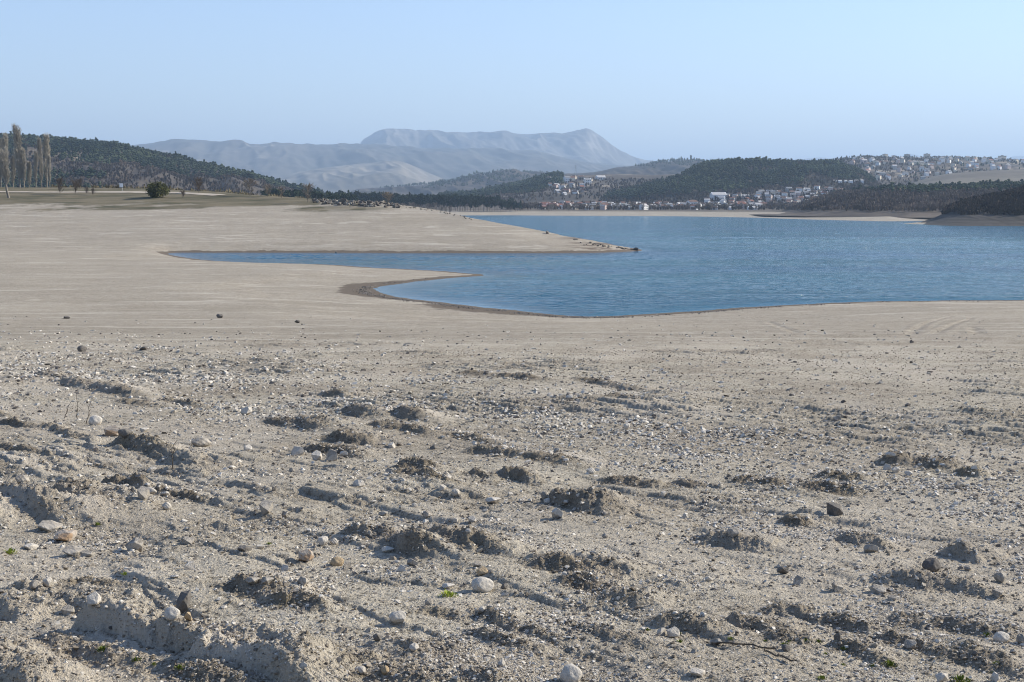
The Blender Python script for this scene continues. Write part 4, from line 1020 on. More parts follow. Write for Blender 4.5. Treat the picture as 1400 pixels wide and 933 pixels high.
    top = lambda px: np.interp(px, [300, 350, 400, 430, 470, 520, 580, 620, 660, 700, 730], [245, 250, 254, 251, 253, 254, 254, 258, 263, 270, 278])
    k = 0
    for i in range(150):
        px = 360 + 355 * (i + rng.uniform(-.5, .5)) / 150; Y = rng.uniform(1200, 1500) if px < 640 else rng.uniform(1500, 1720)
        x, y, z = ground_at(px, Y, 281)
        if shore(np.array([x]), np.array([y]))[0] < 60: Y = 1800; x, y, z = ground_at(px, Y, 281)
        yt = top(px) + abs(rng.normal(0, 4.5)) ; h = min(21, max(6, CAMZ + float(ray(px, yt)[1]) * Y - z)) * rng.uniform(.85, 1.03)
        w = h * rng.uniform(.6, .95) if h > 12 else h
        place_tree('pine_tree', pines[i % 6], (x, y, z - .2), 'dark pine rising from the thicket beyond the sandy point', 'pine tree', 'pines beyond the sandy point', rng.uniform(0, 6.28), (w, w, h)); k += 1
    for i in range(95):
        px = 330 + 390 * (i + rng.uniform(-.5, .5)) / 95; Y = rng.uniform(1080, 1300) if px < 560 else rng.uniform(1420, 1560)
        x, y, z = ground_at(px, Y, 285)
        if shore(np.array([x]), np.array([y]))[0] < 35: Y = 1730; x, y, z = ground_at(px, Y, 281)
        if shore(np.array([x]), np.array([y]))[0] < 35: continue
        h = rng.uniform(6, 12.5)
        place_tree('bare_tree', (bare if i % 2 else bareP)[i % 4], (x, y, z - .2), 'leafless brown tree in the belt beyond the sandy point', 'bare tree', 'leafless trees beyond the sandy point', rng.uniform(0, 6.28), (h * .8, h * .8, h))
    # trees along the village shore
    for i in range(70):
        px = rng.uniform(745, 1060); Y = rng.uniform(1765, 1850); x, y, z = ground_at(px, Y, 285); h = rng.uniform(5, 9)
        place_tree('bare_tree', bareP[i % 4], (x, y, z - .2), 'leafless tree in the row before the village houses on the far shore', 'bare tree', 'leafless trees along the village shore', rng.uniform(0, 6.28), (h * .8, h * .8, h))

# ------------------------------------------------------------------ boulders of the outcrop and point
def build_outcrop():
    m1 = mat_stone('outcrop_mat', (.20, .175, .14), (.36, .315, .25), 3, (.13, .11, .085)); m2 = mat_stone('dark_rock_mat', (.12, .10, .08), (.17, .145, .12), 3)
    A = variants(ANG + BOX, {'p': m1, 'd': m2})
    def rk(px, py, w, h, k, lab, grp, sink=.3):
        q = on_ground(px, py, 330, 700)
        if q is None: return
        W = w * q[1] / F; Hh = h * q[1] / F; me = random.choice(A[k]); o = bpy.data.objects.new('boulder', me); COL.objects.link(o); dm = me_dims(me)
        o.scale = (W / dm[0], W / dm[0] * .9, Hh / dm[2]); o.rotation_euler = (random.uniform(-.3, .3), random.uniform(-.3, .3), random.uniform(0, 6.28))
        o.location = (q[0], q[1], q[2] + Hh * (.5 - sink)); tag(o, lab, 'boulder', grp)
    for i in range(150):
        t = rng.uniform(); px = 428 + 118 * t; ctr = 276.5 + 5 * t; py = ctr + rng.uniform(-3.5, 3.5)
        s = 1 - abs(t - .4) * .9
        rk(px, py, rng.uniform(2, 7) * s + 1.5, rng.uniform(1.8, 5) * s + 1.2, 'd' if rng.uniform() < .45 else 'p', 'rough boulder heaped in the rock outcrop on the brow of the sandy point', 'boulders of the rock outcrop', .25)
    rk(468, 279, 13, 9, 'p', 'broad cream boulder in the rock outcrop, the palest of the heap', None, .2)
    for i in range(45):
        t = rng.uniform(); px = 545 + 105 * t; py = float(np.interp(px, _cp, _cy)) + rng.uniform(.5, 3)
        rk(px, py, rng.uniform(1.2, 3.6), rng.uniform(.8, 2.0), 'p', 'pale rock strewn along the bare crest below the outcrop', 'pale rocks along the crest', .3)
    for i in range(36):
        t = rng.uniform() ** .8; px = 782 + 88 * t; py = float(np.interp(px, [770, 820, 872], [324, 333, 342])) + rng.uniform(0, 7) * (1 - t) + .8
        rk(px, py, rng.uniform(2, 6.5), rng.uniform(1, 2.6), 'd' if rng.uniform() < .7 else 'p', 'low rock slab in the layered rocks at the tip of the point', 'rock slabs at the tip of the point', .3)
    rk(748, 319.5, 7, 4.6, 'd', 'single dark boulder on the ridge line of the sandy point', None, .2)
    rk(870, 342.5, 8, 5, 'd', 'dark boulder at the very tip of the point in the water', None, .2)
    rk(459, 346.2, 3.5, 2.4, 'p', 'small pale stone at the water edge of the sandy point', None, .2)

# ------------------------------------------------------------------ weeds and twigs
def build_weeds():
    green = mat_leafy('weed_mat', (.09, .125, .02), (.22, .25, .045), sc=5)
    Tm = []
    for i in range(4):
        r = np.random.default_rng(800 + i); V = []; Fc = []
        for k in range(70):
            a = r.uniform(0, 6.28); rad = r.uniform(0, .42) ; p = np.array([rad * math.cos(a), rad * math.sin(a), 0]); tip = p + np.array([math.cos(a) * r.uniform(.02, .2), math.sin(a) * r.uniform(.02, .2), r.uniform(.15, .5) * (1.1 - rad)])
            w = np.array([-math.sin(a + r.normal(0, .6)), math.cos(a), 0]) * r.uniform(.03, .06); m = (p + tip) / 2 + np.array([0, 0, .05])
            j = len(V); V += [p, m - w, tip, m + w]; Fc.append((j, j + 1, j + 2, j + 3))
        Tm.append(mesh_np('weed_tuft', np.array(V), np.array(Fc), green))
    WD = [(141,889,22,'green tuft growing in the crease of the mud ledge'),(186,903,17,'small green tuft between two others along the mud ledge'),(211,909,11,'tiny green tuft in the middle of the mud ledge'),(247,914,20,'last green tuft along the mud ledge'),
          (14,757,24,'green tuft at the picture edge beside flat white stones'),(171,786,13,'yellow green tuft on open mud'),(133,718,12,'green tuft at the foot of the mud dome'),(368,744,9,'faint yellowish tuft in mud near the jagged stump'),
          (613,816,30,'broad leafy green weed beside the smooth pale boulder'),(918,864,0,''),(885,862,12,'tiny tuft left of the pair of white blocks'),(930,878,12,'green tuft right of the pair of white blocks'),(929,867,10,'green tuft behind the pair of white blocks'),
          (999,874,12,'green tuft near the pale slab with a dark underside'),(1047,877,9,'small tuft before a row of green tufts'),(1073,882,14,'green tuft by the brown lump of stone'),(1078,877,9,'tiny tuft behind the brown lump of stone'),(1102,876,14,'bright tuft in the row between mud banks'),(1118,878,13,'bright tuft at the end of the row between mud banks'),
          (1155,887,13,'green tuft at the start of the dark mud bank'),(1217,910,24,'widest bright green tuft below the dark mud bank'),(1193,911,12,'yellowish tuft left of the widest green tuft'),(1153,909,9,'faint tuft on pale mud'),(1350,869,14,'green tuft touching the white domed boulder'),
          (1363,908,14,'green tuft near the sharp white stone'),(1312,932,30,'bright green tuft at the bottom edge beside a broad white stone'),(1124,929,18,'green tuft at the bottom edge on pale mud'),(1129,894,9,'lone tiny tuft on pale mud'),(1357,920,9,'small tuft close above the sharp white stone')]
    for i, (px, py, w, lab) in enumerate(WD):
        if not w: continue
        x, y = hit_ground(px, py, zf=full_z); W = w * y / F; z = float(full_z(np.array([x]), np.array([y]))[0])
        o = link('weed_tuft', Tm[i % 4], None, (x, y, z - .002), (0, 0, i), (W, W, W * .75)); tag(o, lab, 'weed')
    wood = mat_plain('dead_wood_mat', (.10, .08, .06), .9, 30)
    TW = [(88,572,98,548,'short curved dead twig standing in the gravel'),(106,574,106,540,'straight dead twig, the middle of three in gravel'),(117,580,128,545,'tallest leaning dead twig in front of the round pale boulder'),(235,642,241,602,'lone crooked dead twig in front of the big smooth hump')]
    for i, (a, b, c, d, lab) in enumerate(TW):
        x, y = hit_ground(a, b, zf=full_z); z = float(full_z(np.array([x]), np.array([y]))[0]); h = (b - d) * y / F * 1.03; dx = (c - a) * y / F
        r = np.random.default_rng(i + 900); pts = [np.array([0, 0, -.02])]
        for k in range(1, 7): pts.append(np.array([dx * k / 6 + r.normal(0, .008), r.normal(0, .01), h * k / 6]))
        seg = [(pts[k], pts[k + 1], .006 * (1 - k / 8), .006 * (1 - (k + 1) / 8)) for k in range(6)]
        for k in (2, 3, 4): seg.append((pts[k], pts[k] + np.array([r.choice([-1, 1]) * h * .07, 0, h * .09]), .003, .0015))
        V, Fc = tube_mb(seg, 5); o = link('dead_twig', mesh_np('dead_twig', V, Fc, wood), None, (x, y, z)); tag(o, lab, 'twig')
    for i, (a, b, c, d) in enumerate([(975,884,1060,893),(1045,894,1090,908)]):
        p = hit_ground(a, b, zf=full_z); q = hit_ground(c, d, zf=full_z); n = 14; P = []
        for k in range(n + 1):
            x = p[0] + (q[0] - p[0]) * k / n; y = p[1] + (q[1] - p[1]) * k / n + .012 * math.sin(k); P.append((x, y, float(full_z(np.array([x]), np.array([y]))[0]) + .012))
        V, Fc = tube_mb([(P[k], P[k + 1], .0035, .0035) for k in range(n)], 5); o = link('dead_stalk', mesh_np('dead_stalk', V, Fc, wood)); tag(o, ['long thin dead stalk lying across pale mud from a flat slab', 'shorter dead stalk continuing the line of the longer one'][i], 'stalk')
# ------------------------------------------------------------------ houses
def bxm(bm, x0, x1, y0, y1, z0, z1):
    vs = [bm.verts.new(p) for p in ((x0, y0, z0), (x1, y0, z0), (x1, y1, z0), (x0, y1, z0), (x0, y0, z1), (x1, y0, z1), (x1, y1, z1), (x0, y1, z1))]
    for f in ((0, 3, 2, 1), (4, 5, 6, 7), (0, 1, 5, 4), (1, 2, 6, 5), (2, 3, 7, 6), (3, 0, 4, 7)): bm.faces.new([vs[i] for i in f])
def bm_me(name, bm, mat):
    me = bpy.data.meshes.new(name); bm.to_mesh(me); bm.free(); me.materials.append(mat); return me
def wall_gable(L, D, H, R):
    bm = bmesh.new(); P = [(-L/2,-D/2),(L/2,-D/2),(L/2,D/2),(-L/2,D/2)]
    b = [bm.verts.new((x, y, -1)) for x, y in P]; t = [bm.verts.new((x, y, H)) for x, y in P]
    g0 = bm.verts.new((-L/2, 0, H + R)); g1 = bm.verts.new((L/2, 0, H + R))
    bm.faces.new((b[0], b[1], t[1], t[0])); bm.faces.new((b[2], b[3], t[3], t[2])); bm.faces.new((b[1], b[2], t[2], g1, t[1])); bm.faces.new((b[3], b[0], t[0], g0, t[3])); bm.faces.new(b[::-1])
    bm.faces.new((t[0], t[1], g1, g0)); bm.faces.new((t[2], t[3], g0, g1))
    return bm
def roof_gable(L, D, H, R, o=.4, th=.18, hip=0):
    bm = bmesh.new(); k = R / (D / 2)
    for sg in (-1, 1):
        y0 = sg * (D / 2 + o); z0 = H - k * o
        q = [(-L/2-o, y0, z0+.05), (L/2+o, y0, z0+.05), (L/2+o-hip, 0, H+R+.05), (-L/2-o+hip, 0, H+R+.05)]
        a = [bm.verts.new(p) for p in q]; c = [bm.verts.new((p[0], p[1], p[2] + th)) for p in q]
        for f in ((0,1,2,3),): bm.faces.new([a[i] for i in f]); bm.faces.new([c[i] for i in f][::-1])
        for i in range(4): bm.faces.new((a[i], a[(i+1)%4], c[(i+1)%4], c[i]))
    if hip:
        for sg in (-1, 1):
            a = [bm.verts.new(p) for p in ((sg*(L/2+o), -D/2-o, H-k*o+.05+th), (sg*(L/2+o), D/2+o, H-k*o+.05+th), (sg*(L/2+o-hip), 0, H+R+.05+th))]; bm.faces.new(a)
    bmesh.ops.recalc_face_normals(bm, faces=bm.faces[:])
    return bm
def windows_me(L, D, H, n, mat, rows=1, sw=.9, sh=1.2):
    out = []
    for s in (-1, 1):
        bm = bmesh.new()
    bm = bmesh.new()
    return None
def build_houses(H):
    wl = {'white': (.78, .76, .72), 'cream': (.66, .58, .45), 'grey': (.42, .40, .37), 'pink': (.58, .46, .40)}
    rf = {'red': (.24, .11, .075), 'brown': (.16, .10, .075), 'grey': (.24, .235, .23), 'pale': (.48, .45, .42)}
    WM = {k: mat_plain('wall_%s_mat' % k, v, .85, .4, .08) for k, v in wl.items()}; RM = {k: mat_plain('roof_%s_mat' % k, v, .8, .6, .2) for k, v in rf.items()}
    GL = mat_plain('window_glass_mat', (.03, .035, .045), .25); TR = mat_plain('frame_mat', (.7, .68, .64), .6)
    dims = [(9, 7.5, 3.2, 2.6), (11, 8, 5.6, 2.6), (7.5, 6.5, 3.0, 2.4), (10, 8, 6.2, 1.8), (13, 8, 3.4, 2.6), (8.5, 8, 7.5, 2.4)]
    hm = [(bm_me('wall', wall_gable(*d), WM['white']), bm_me('roof', roof_gable(*d, hip=(2.5 if i % 3 == 1 else 0)), RM['red'])) for i, d in enumerate(dims)]
    win = []
    for (L, D, Hh, R) in dims:
        bm = bmesh.new(); bxm(bm, -.5, .5, -.05, .03, 0, 1.25); win.append(bm_me('window', bm, GL))
    cache = {}
    def house(x, y, z, k, w, r, rz, label, cat='house', group=None, s=1.0, wins=False):
        key = (k, w, r)
        if key not in cache:
            a, b = hm[k][0].copy(), hm[k][1].copy(); a.materials.clear(); a.materials.append(WM[w]); b.materials.clear(); b.materials.append(RM[r]); cache[key] = (a, b)
        a, b = cache[key]; e = empty('house', (x, y, z), rz, s); tag(e, label, cat, group)
        link('wall', a, e); link('roof', b, e)
        if wins:
            L, D, Hh, R = dims[k]
            for fl in range(1 if Hh < 5 else 2):
                for i in range(3): link('window', win[k], e, ((i - 1) * L * .29, -D / 2 - .02, .9 + fl * 2.8))
                link('window', win[k], e, (L / 2 + .02, 0, .9 + fl * 2.8), (0, 0, math.pi / 2))
        return e
    def hz(zf, px, py, y0, y1):
        q = hit_ground(px, py, y0, y1, zf=zf)
        if q is None: return None
        return q[0], q[1], float(zf(np.array([q[0]]), np.array([q[1]]))[0])
    gz = lambda x, y: full_z(np.atleast_1d(x), np.atleast_1d(y))
    used = []
    def free(x, y, r):
        for a, b in used:
            if (a - x) ** 2 + (b - y) ** 2 < r * r: return False
        used.append((x, y)); return True
    tones = ['white', 'white', 'cream', 'grey', 'pink', 'white']; rts = ['brown', 'grey', 'red', 'grey', 'pale', 'brown']
    # single ones first
    def single(px, Y, k, w, r, rz, lab, s=1.0, zf=gz, py=281):
        a, b = ray(px, py); x = float(a) * Y; z = float(zf(np.array([x]), np.array([float(Y)]))[0]); used.append((x, Y)); house(x, Y, z, k, w, r, rz, lab, s=s, wins=True)
    single(880, 1795, 1, 'white', 'pale', .9, 'tall white house with a pale gable end, brightest in the shore village', .95)
    single(745, 1960, 4, 'pink', 'red', .1, 'long house with an orange red roof at the near end of the village', 1.2)
    single(755, 1870, 4, 'pink', 'red', -.3, 'second orange red roofed house at the near end of the village', 1.2)
    single(946, 1960, 3, 'white', 'brown', .5, 'white flat fronted house standing over the bare trees of the shore', 1.3)
    single(1013, 1850, 1, 'pink', 'red', .2, 'brick red house low among dark trees by the shore', 1.2)
    single(930, 1930, 0, 'white', 'pale', .7, 'white house with a bright roof left of the flat fronted one', 1.3)
    n = 0
    for it in range(2000):
        if n >= 135: break
        px = rng.uniform(738, 1045); Y = rng.uniform(1790, 2120); x = float(ray(px, 281)[0]) * Y
        if not free(x, Y, 12.5): continue
        if shore(np.array([x]), np.array([Y]))[0] < 118: continue
        z = float(gz(x, Y)[0]); i = rng.integers(6); w = tones[i]; r = rts[rng.integers(6)]
        house(x, Y, z, int(rng.integers(6)), w, r, rng.uniform(-.7, .7), 'small %s walled house with a %s roof in the village along the far shore' % (w, r), group='%s walled %s roofed houses of the shore village' % (w, r), s=.8); n += 1
    # big white building with long pale roof on the lower slope
    q = hz(H['C'].z, 982, 272.5, 2125, 2500) or (float(ray(982, 281)[0]) * 2150, 2150, 14)
    e = empty('public_building', (q[0], q[1], q[2]), .25); tag(e, 'long white building with a pale lilac roof below the pine hill', 'building')
    link('wall', bm_me('wall', wall_gable(24, 12, 6.5, 4), WM['white']), e); link('roof', bm_me('roof', roof_gable(24, 12, 6.5, 4, hip=3), RM['pale']), e)
    for fl in range(2):
        for i in range(7): link('window', win[0], e, ((i - 3) * 3.1, -6.02, 1 + 2.8 * fl))
    used.append((q[0], q[1]))
    n = 0
    for it in range(3000):
        if n >= 80: break
        px = rng.uniform(965, 1150); py = rng.uniform(max(259, 272 - (px - 965) * .09), 284)
        q = hz(H['C'].z, px, py, 2122, 2700)
        if q is None or not free(q[0], q[1], 13): continue
        i = rng.integers(6); w = tones[i]; r = rts[rng.integers(6)]
        house(q[0], q[1], q[2], int(rng.integers(6)), w, r, rng.uniform(-.8, .8), 'small %s walled house with a %s roof on the lower slope of the pine hill' % (w, r), group='%s walled %s roofed houses under the pine hill' % (w, r), s=.85); n += 1
    for i, px in enumerate((1141, 1148, 1156, 1163, 1170, 1178)):
        q = hz(H['C'].z, px, 249 + (i % 2) * 1.5, 2122, 2700)
        if q: house(q[0], q[1], q[2], i % 6, 'white', 'pale', .3, 'white house in the short row at the edge of the pines', group='short row of white houses at the edge of the pines', s=.6)
    # hillside village on the spur
    B = H['B'].z
    def bsingle(px, py, k, w, r, lab, s):
        q = hz(B, px, py, 2310, 3700)
        if q: used.append((q[0], q[1])); house(q[0], q[1], q[2], k, w, r, .4, lab, s=s * .78, wins=True)
    bsingle(821, 246, 4, 'white', 'pale', 'lone long white house on the bare field above the pines', 1.9)
    bsingle(775, 250, 5, 'white', 'grey', 'tallest white house on the hillside spur', 1.7); bsingle(782, 250, 5, 'cream', 'brown', 'tall cream house beside the tallest white one on the spur', 1.6)
    bsingle(761, 256, 2, 'white', 'pale', 'bright white house half way down the spur', 1.6); bsingle(762, 264, 2, 'white', 'pale', 'lowest bright white house on the spur', 1.5)
    bsingle(803, 251, 1, 'white', 'grey', 'grey roofed white house right of the tall pair on the spur', 1.6)
    bsingle(795, 258, 2, 'cream', 'red', 'small cream house with red roof by the pine edge', 1.5)
    n = 0
    for it in range(800):
        if n >= 18: break
        px = rng.uniform(745, 808); py = rng.uniform(245, 268); q = hz(B, px, py, 2310, 3700)
        if q is None or not free(q[0], q[1], 22): continue
        w = tones[rng.integers(6)]; r = rts[rng.integers(6)]
        house(q[0], q[1], q[2], int(rng.integers(6)), w, r, rng.uniform(-.7, .7), 'small %s walled house with a %s roof on the hillside spur' % (w, r), group='%s walled %s roofed houses on the spur' % (w, r), s=.95); n += 1
    # hilltop town
    D = H['D'].z
    fl = bmesh.new(); bxm(fl, -7, 7, -6, 6, -1, 12); bxm(fl, -7.3, 7.3, -6.3, 6.3, 12.003, 12.5); flat = bm_me('wall', fl, WM['cream'])
    bm = bmesh.new(); bxm(bm, -7.6, 7.6, -6.6, 6.6, 12.5, 12.9); bxm(bm, -2, 2, -2, 2, 12.9, 14.2); flr = bm_me('roof', bm, RM['grey'])
    for px, s, rz, lab in ((1370, 1.25, .5, 'square cream tower block standing at the end of the hilltop town'), (1267, 1.0, .4, 'pale flat roofed block on the skyline of the hilltop town'), (1240, .9, .3, 'dark topped flat roofed block at the highest point of the town'),
                           (1352, .85, .2, 'low flat roofed block just before the tower block'), (1210, .85, .6, 'flat roofed block among the first skyline houses of the town'), (1222, .7, .4, 'small flat roofed block next to a larger one on the skyline')):
        Y = 4080.; x = float(ray(px, 220)[0]) * Y; z = float(D(np.array([x]), np.array([Y]))[0]); used.append((x, Y))
        e = empty('apartment_block', (x, Y, z), rz, s); tag(e, lab, 'apartment block'); link('wall', flat, e); link('roof', flr, e)
        for f in range(4):
            for i in range(4): link('window', win[0], e, ((i - 1.5) * 3.2, -6.02, 1 + 2.8 * f), (0, 0, 0), (1.3, 1, 1.1))
    n = 0
    for it in range(6000):
        if n >= 90: break
        px = rng.uniform(1165, 1415); lo = 217.5; hi = np.interp(px, [1165, 1200, 1300, 1330, 1415], [243, 249, 245, 233, 231])
        py = lo + (hi - lo) * rng.uniform() ** 1.15; q = hz(D, px, py, 2650, 4190)
        if q is None or q[1] < 2650 or not free(q[0], q[1], 22): continue
        w = ['white', 'cream', 'white', 'grey', 'pink', 'cream'][rng.integers(6)]; r = rts[rng.integers(6)]
        house(q[0], q[1], q[2], int(rng.choice([0, 1, 3, 5, 5])), w, r, rng.uniform(-.2, 1.2), 'small %s walled house with a %s roof in the hilltop town' % (w, r), group='%s walled %s roofed houses of the hilltop town' % (w, r), s=rng.uniform(.85, 1.25)); n += 1
    print('houses', len(used))
    q = hz(H['E'].z, 1305, 273, 1165, 1800)
    if q: house(q[0], q[1], q[2], 2, 'cream', 'brown', .3, 'small pale hut half hidden by bare wood on the headland', s=.9, wins=True)

# ------------------------------------------------------------------ road, board, pylon
def build_bits(H):
    s = NT('dirt_road_mat'); n = s.noise(.3, 5, .6); M = s.done(s.mix(n, (.36, .30, .22), (.50, .43, .34)), None, .95)
    px = np.array([-160, -60, 0, 60, 120, 170, 205, 240, 262, 285, 300.]); py = np.array([262.6, 262.8, 263, 263.2, 263.4, 263.3, 263.6, 263.8, 264.6, 266, 267.5])
    P = []
    for a, b in zip(px, py):
        q = hit_ground(a, b, 380, 900); P.append(q if q else None)
    P = [p for p in P if p is not None]; P = catmull(P, 12); V = []; w = 3.0
    for i, p in enumerate(P):
        d = np.array(P[min(i + 1, len(P) - 1)]) - np.array(P[max(i - 1, 0)]); d /= np.linalg.norm(d); nn = np.array([-d[1], d[0]])
        for k in range(5):
            q = p + nn * w * (k / 2 - 1); V.append((q[0], q[1], 0))
    V = np.array(V); V[:, 2] = full_z(V[:, 0], V[:, 1]) + .14
    n = len(P); i = np.arange(n - 1)[:, None] * 5 + np.arange(4)[None]; Fq = np.stack([i, i + 5, i + 6, i + 1], -1).reshape(-1, 4)
    tag(link('dirt_road', mesh_np('dirt_road', V, Fq[:, ::-1], M, True)), kind='structure')
    # board
    x, y, z = on_ground(166, 261.2) or ground_at(166, 560); wm = mat_plain('board_white_mat', (.82, .82, .80), .5); pm = mat_plain('post_mat', (.62, .60, .56), .6)
    e = empty('notice_board', (x, y, z)); tag(e, 'white notice board on a post standing in the grass beyond the dirt road', 'notice board')
    bm = bmesh.new(); bxm(bm, -.72, .72, -.05, .0, 1.4, 2.9); bmesh.ops.bevel(bm, geom=bm.edges[:], offset=.012, affect='EDGES'); link('panel', bm_me('panel', bm, wm), e)
    bm = bmesh.new(); bxm(bm, -.78, .78, .003, .05, 1.34, 1.42); bxm(bm, -.78, .78, .003, .05, 2.86, 2.95); link('frame', bm_me('frame', bm, pm), e)
    for a in (.25,):
        V, Fc = tube_mb([((a, .09, -.2), (a, .09, 2.9), .07, .07)], 8); link('post', mesh_np('post', V, Fc, pm), e)
    V, Fc = tube_mb([((.25, .09, 2.0), (.25, .9, 0), .04, .04)], 6); link('brace', mesh_np('brace', V, Fc, pm), e)
    # pylon
    st = mat_plain('pylon_mat', (.22, .22, .23), .6); Y = 5400.; x = float(ray(787, 235)[0]) * Y; z = float(H['A'].z(np.array([x]), np.array([Y]))[0])
    hgt = CAMZ + float(ray(787, 225.5)[1]) * Y - z; e = empty('power_pylon', (x, Y, z)); tag(e, 'faint steel lattice pylon on the far wooded ridge', 'power pylon')
    seg = []; lv = [0, .2, .4, .58, .74, .87, 1]; hw = [.11, .085, .062, .045, .032, .022, .004]
    C4 = [(-1, -1), (1, -1), (1, 1), (-1, 1)]
    for a in range(6):
        for k in range(4):
            p = (C4[k][0] * hw[a] * hgt, C4[k][1] * hw[a] * hgt, lv[a] * hgt); q = (C4[k][0] * hw[a+1] * hgt, C4[k][1] * hw[a+1] * hgt, lv[a+1] * hgt)
            k2 = (k + 1) % 4; q2 = (C4[k2][0] * hw[a+1] * hgt, C4[k2][1] * hw[a+1] * hgt, lv[a+1] * hgt); seg += [(p, q, .25, .22), (p, q2, .14, .14)]
    V, Fc = tube_mb(seg, 4); link('tower', mesh_np('tower', V, Fc, st), e)
    for t, wv in ((.70, .20), (.82, .15), (.93, .11)):
        V, Fc = tube_mb([((-wv * hgt, 0, t * hgt), (wv * hgt, 0, t * hgt), .22, .22), ((-wv * hgt, 0, t * hgt), (0, 0, (t + .05) * hgt), .12, .12), ((wv * hgt, 0, t * hgt), (0, 0, (t + .05) * hgt), .12, .12)], 4); link('crossarm', mesh_np('crossarm', V, Fc, st), e)

# ------------------------------------------------------------------ water
def build_water():
    s = NT('water_mat'); g = s.geo().outputs['Position']
    w1 = s.noise(1.6, 3, .6, mapscale=(.55, 1.0, 1)); w2 = s.noise(.45, 3, .6, mapscale=(.5, 1, 1)); w3 = s.noise(6, 2, .6, mapscale=(.6, 1, 1))
    calm = s.noise(1.0, 4, .55, mapscale=(.0028, .016, 1)); calm2 = s.noise(1.0, 3, .5, mapscale=(.008, .05, 1))
    k = s.ramp(s.mix(.35, calm, calm2), [(.36, .35), (.62, 1.0)])
    k = s.math('MULTIPLY', k, s.attr('open'))
    h = s.math('ADD', s.math('MULTIPLY', w1, .5), s.math('ADD', s.math('MULTIPLY', w2, .9), s.math('MULTIPLY', w3, .10)))
    h = s.math('MULTIPLY', h, k)
    b = s.bump(h, 1.0, 2.2)
    col = s.mix(s.ramp(calm, [(.35, 0), (.65, 1)]), (.004, .072, .135), (.008, .12, .158))
    s.b.inputs['IOR'].default_value = 1.33; s.b.inputs['Specular IOR Level'].default_value = .5
    M = s.done(col, b, .12)
    u = np.linspace(180, 1480, 1150); c = ray(u, 300)[0]; y = np.concatenate([np.geomspace(122, 480, 620)[:-1], np.geomspace(480, 1900, 260)])
    Cc, Y = np.meshgrid(c, y); X = Cc * Y; x = X.ravel(); yy = Y.ravel()
    c2 = np.linspace(c[-1], 1.1, 30)[1:]
    sd = -shore(x, yy)
    opn = sstep(.5, 9, sd) * .8 + .2
    px, py = to_px(x, yy, 0 * x)
    kk_ = sstep(800, 640, px) * sstep(372, 384, py); opn = opn * (1 - kk_ * .65 * sstep(34, 1, sd))
    st = sstep(-.15, .35, fbm(x * .004, yy * .018, 3, 501)) * .65 + .35; st = st * (.55 + .45 * sstep(-.3, .2, fbm(x * .02, yy * .09, 3, 503)))
    xx = x + 1.5 * fbm(x * .05, yy * .08, 2, 505)
    wv = fbm(xx * .16, yy * .38, 4, 507, .62) * .26 + fbm(xx * .5, yy * .9, 2, 509) * .05
    zz = wv * st * opn * sstep(0, 14, sd) * sstep(900, 420, yy) * 1.6 - .06
    n, kk = Cc.shape[1], Cc.shape[0]; i = np.arange(kk - 1)[:, None] * n + np.arange(n - 1)[None]
    Fq = np.stack([i, i + 1, i + n + 1, i + n], -1).reshape(-1, 4)
    o = link('water', mesh_np('water', np.stack([x, yy, zz], 1), Fq, M, True, dict(open=opn))); tag(o, kind='structure', label='blue rippled reservoir water', cat='water')
    # the wider sheet to the side, out of the frame
    V = np.array([(c[-1] * 120, 120, 0), (2600, 120, 0), (2600, 1900, 0), (c[-1] * 1900, 1900, 0)], float)
    o = link('water', mesh_np('water', V, np.array([(0, 1, 2, 3)]), M, True, dict(open=[1, 1, 1, 1]))); tag(o, kind='structure')

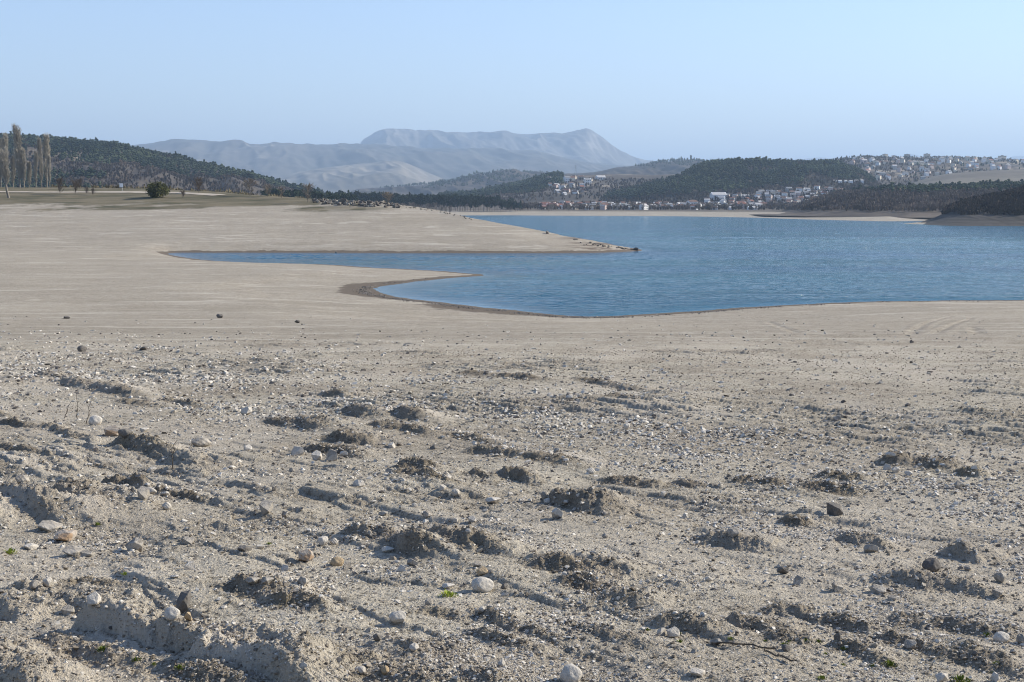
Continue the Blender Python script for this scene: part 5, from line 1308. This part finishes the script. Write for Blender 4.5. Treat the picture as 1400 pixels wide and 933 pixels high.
# ------------------------------------------------------------------ light, air, camera
SUN_AZ, SUN_EL = math.radians(70), math.radians(31)
def build_env():
    w = bpy.data.worlds.new('World'); SC.world = w; w.use_nodes = True; t = w.node_tree; bg = t.nodes['Background']
    sk = t.nodes.new('ShaderNodeTexSky'); sk.sky_type = 'NISHITA'; sk.sun_disc = False; sk.sun_elevation = SUN_EL; sk.sun_rotation = SUN_AZ
    sk.altitude = 300; sk.air_density = 1.15; sk.dust_density = .15; sk.ozone_density = 2.4
    tn = t.nodes.new('ShaderNodeMix'); tn.data_type = 'RGBA'; tn.blend_type = 'MULTIPLY'; tn.inputs[0].default_value = 1; t.links.new(sk.outputs[0], tn.inputs[6]); tn.inputs[7].default_value = (.97, .945, 1.07, 1); t.links.new(tn.outputs[2], bg.inputs[0]); bg.inputs[1].default_value = SKY
    l = bpy.data.lights.new('sun', 'SUN'); l.energy = SUNE; l.angle = math.radians(.53); l.color = (1, .94, .82)
    o = bpy.data.objects.new('sun', l); COL.objects.link(o)
    d = Vector((math.sin(SUN_AZ) * math.cos(SUN_EL), math.cos(SUN_AZ) * math.cos(SUN_EL), math.sin(SUN_EL)))
    o.rotation_euler = d.to_track_quat('Z', 'Y').to_euler(); o.location = (40, -20, 60)
    cam = bpy.data.cameras.new('camera'); c = bpy.data.objects.new('camera', cam); COL.objects.link(c)
    cam.sensor_width = 36; cam.lens = 36 * F / 1400; cam.clip_start = .1; cam.clip_end = 200000
    c.location = (0, 0, CAMZ); c.rotation_euler = (math.pi / 2 - PITCH, 0, 0); SC.camera = c
    bm = bmesh.new(); bxm(bm, -62000, 62000, -62000, 62000, -12, 1500); me = bpy.data.meshes.new('haze'); bm.to_mesh(me); bm.free()
    m = bpy.data.materials.new('haze_mat'); m.use_nodes = True; nt = m.node_tree; nt.nodes.clear(); out = nt.nodes.new('ShaderNodeOutputMaterial'); v = nt.nodes.new('ShaderNodeVolumePrincipled')
    v.inputs['Color'].default_value = HZC; v.inputs['Density'].default_value = HZD; v.inputs['Anisotropy'].default_value = .15
    nt.links.new(v.outputs[0], out.inputs['Volume']); me.materials.append(m); m.cycles.homogeneous_volume = True if hasattr(m.cycles, 'homogeneous_volume') else True
    o = bpy.data.objects.new('haze', me); COL.objects.link(o); tag(o, 'faint blue distance haze over the whole valley', 'haze', kind='stuff')
    SC.view_settings.view_transform = 'Standard'; SC.view_settings.look = 'None'; SC.view_settings.exposure = EXPO; SC.view_settings.gamma = 1; SC.view_settings.use_curve_mapping = False
    SC.render.engine = 'CYCLES'; SC.cycles.filter_width = 1.05; SC.cycles.use_denoising = True; SC.cycles.max_bounces = 4; SC.cycles.diffuse_bounces = 2; SC.cycles.glossy_bounces = 2; SC.cycles.volume_bounces = 0
SKY, SUNE, EXPO = .12, 5.0, 0.62
HZC, HZD = (.57, .76, 1.0, 1), 7.0e-5
import time as _t
_t0 = _t.time()
def lap(s): print('LAP', s, round(_t.time() - _t0, 1), flush=True)
build_env(); build_ground(); lap('ground')
HL = build_far(); lap('far')
build_water(); build_stones(); lap('stones'); build_gravel(); lap('gravel')
build_outcrop(); build_weeds(); lap('weeds'); build_trees(); lap('trees'); build_houses(HL); build_bits(HL); lap('done')
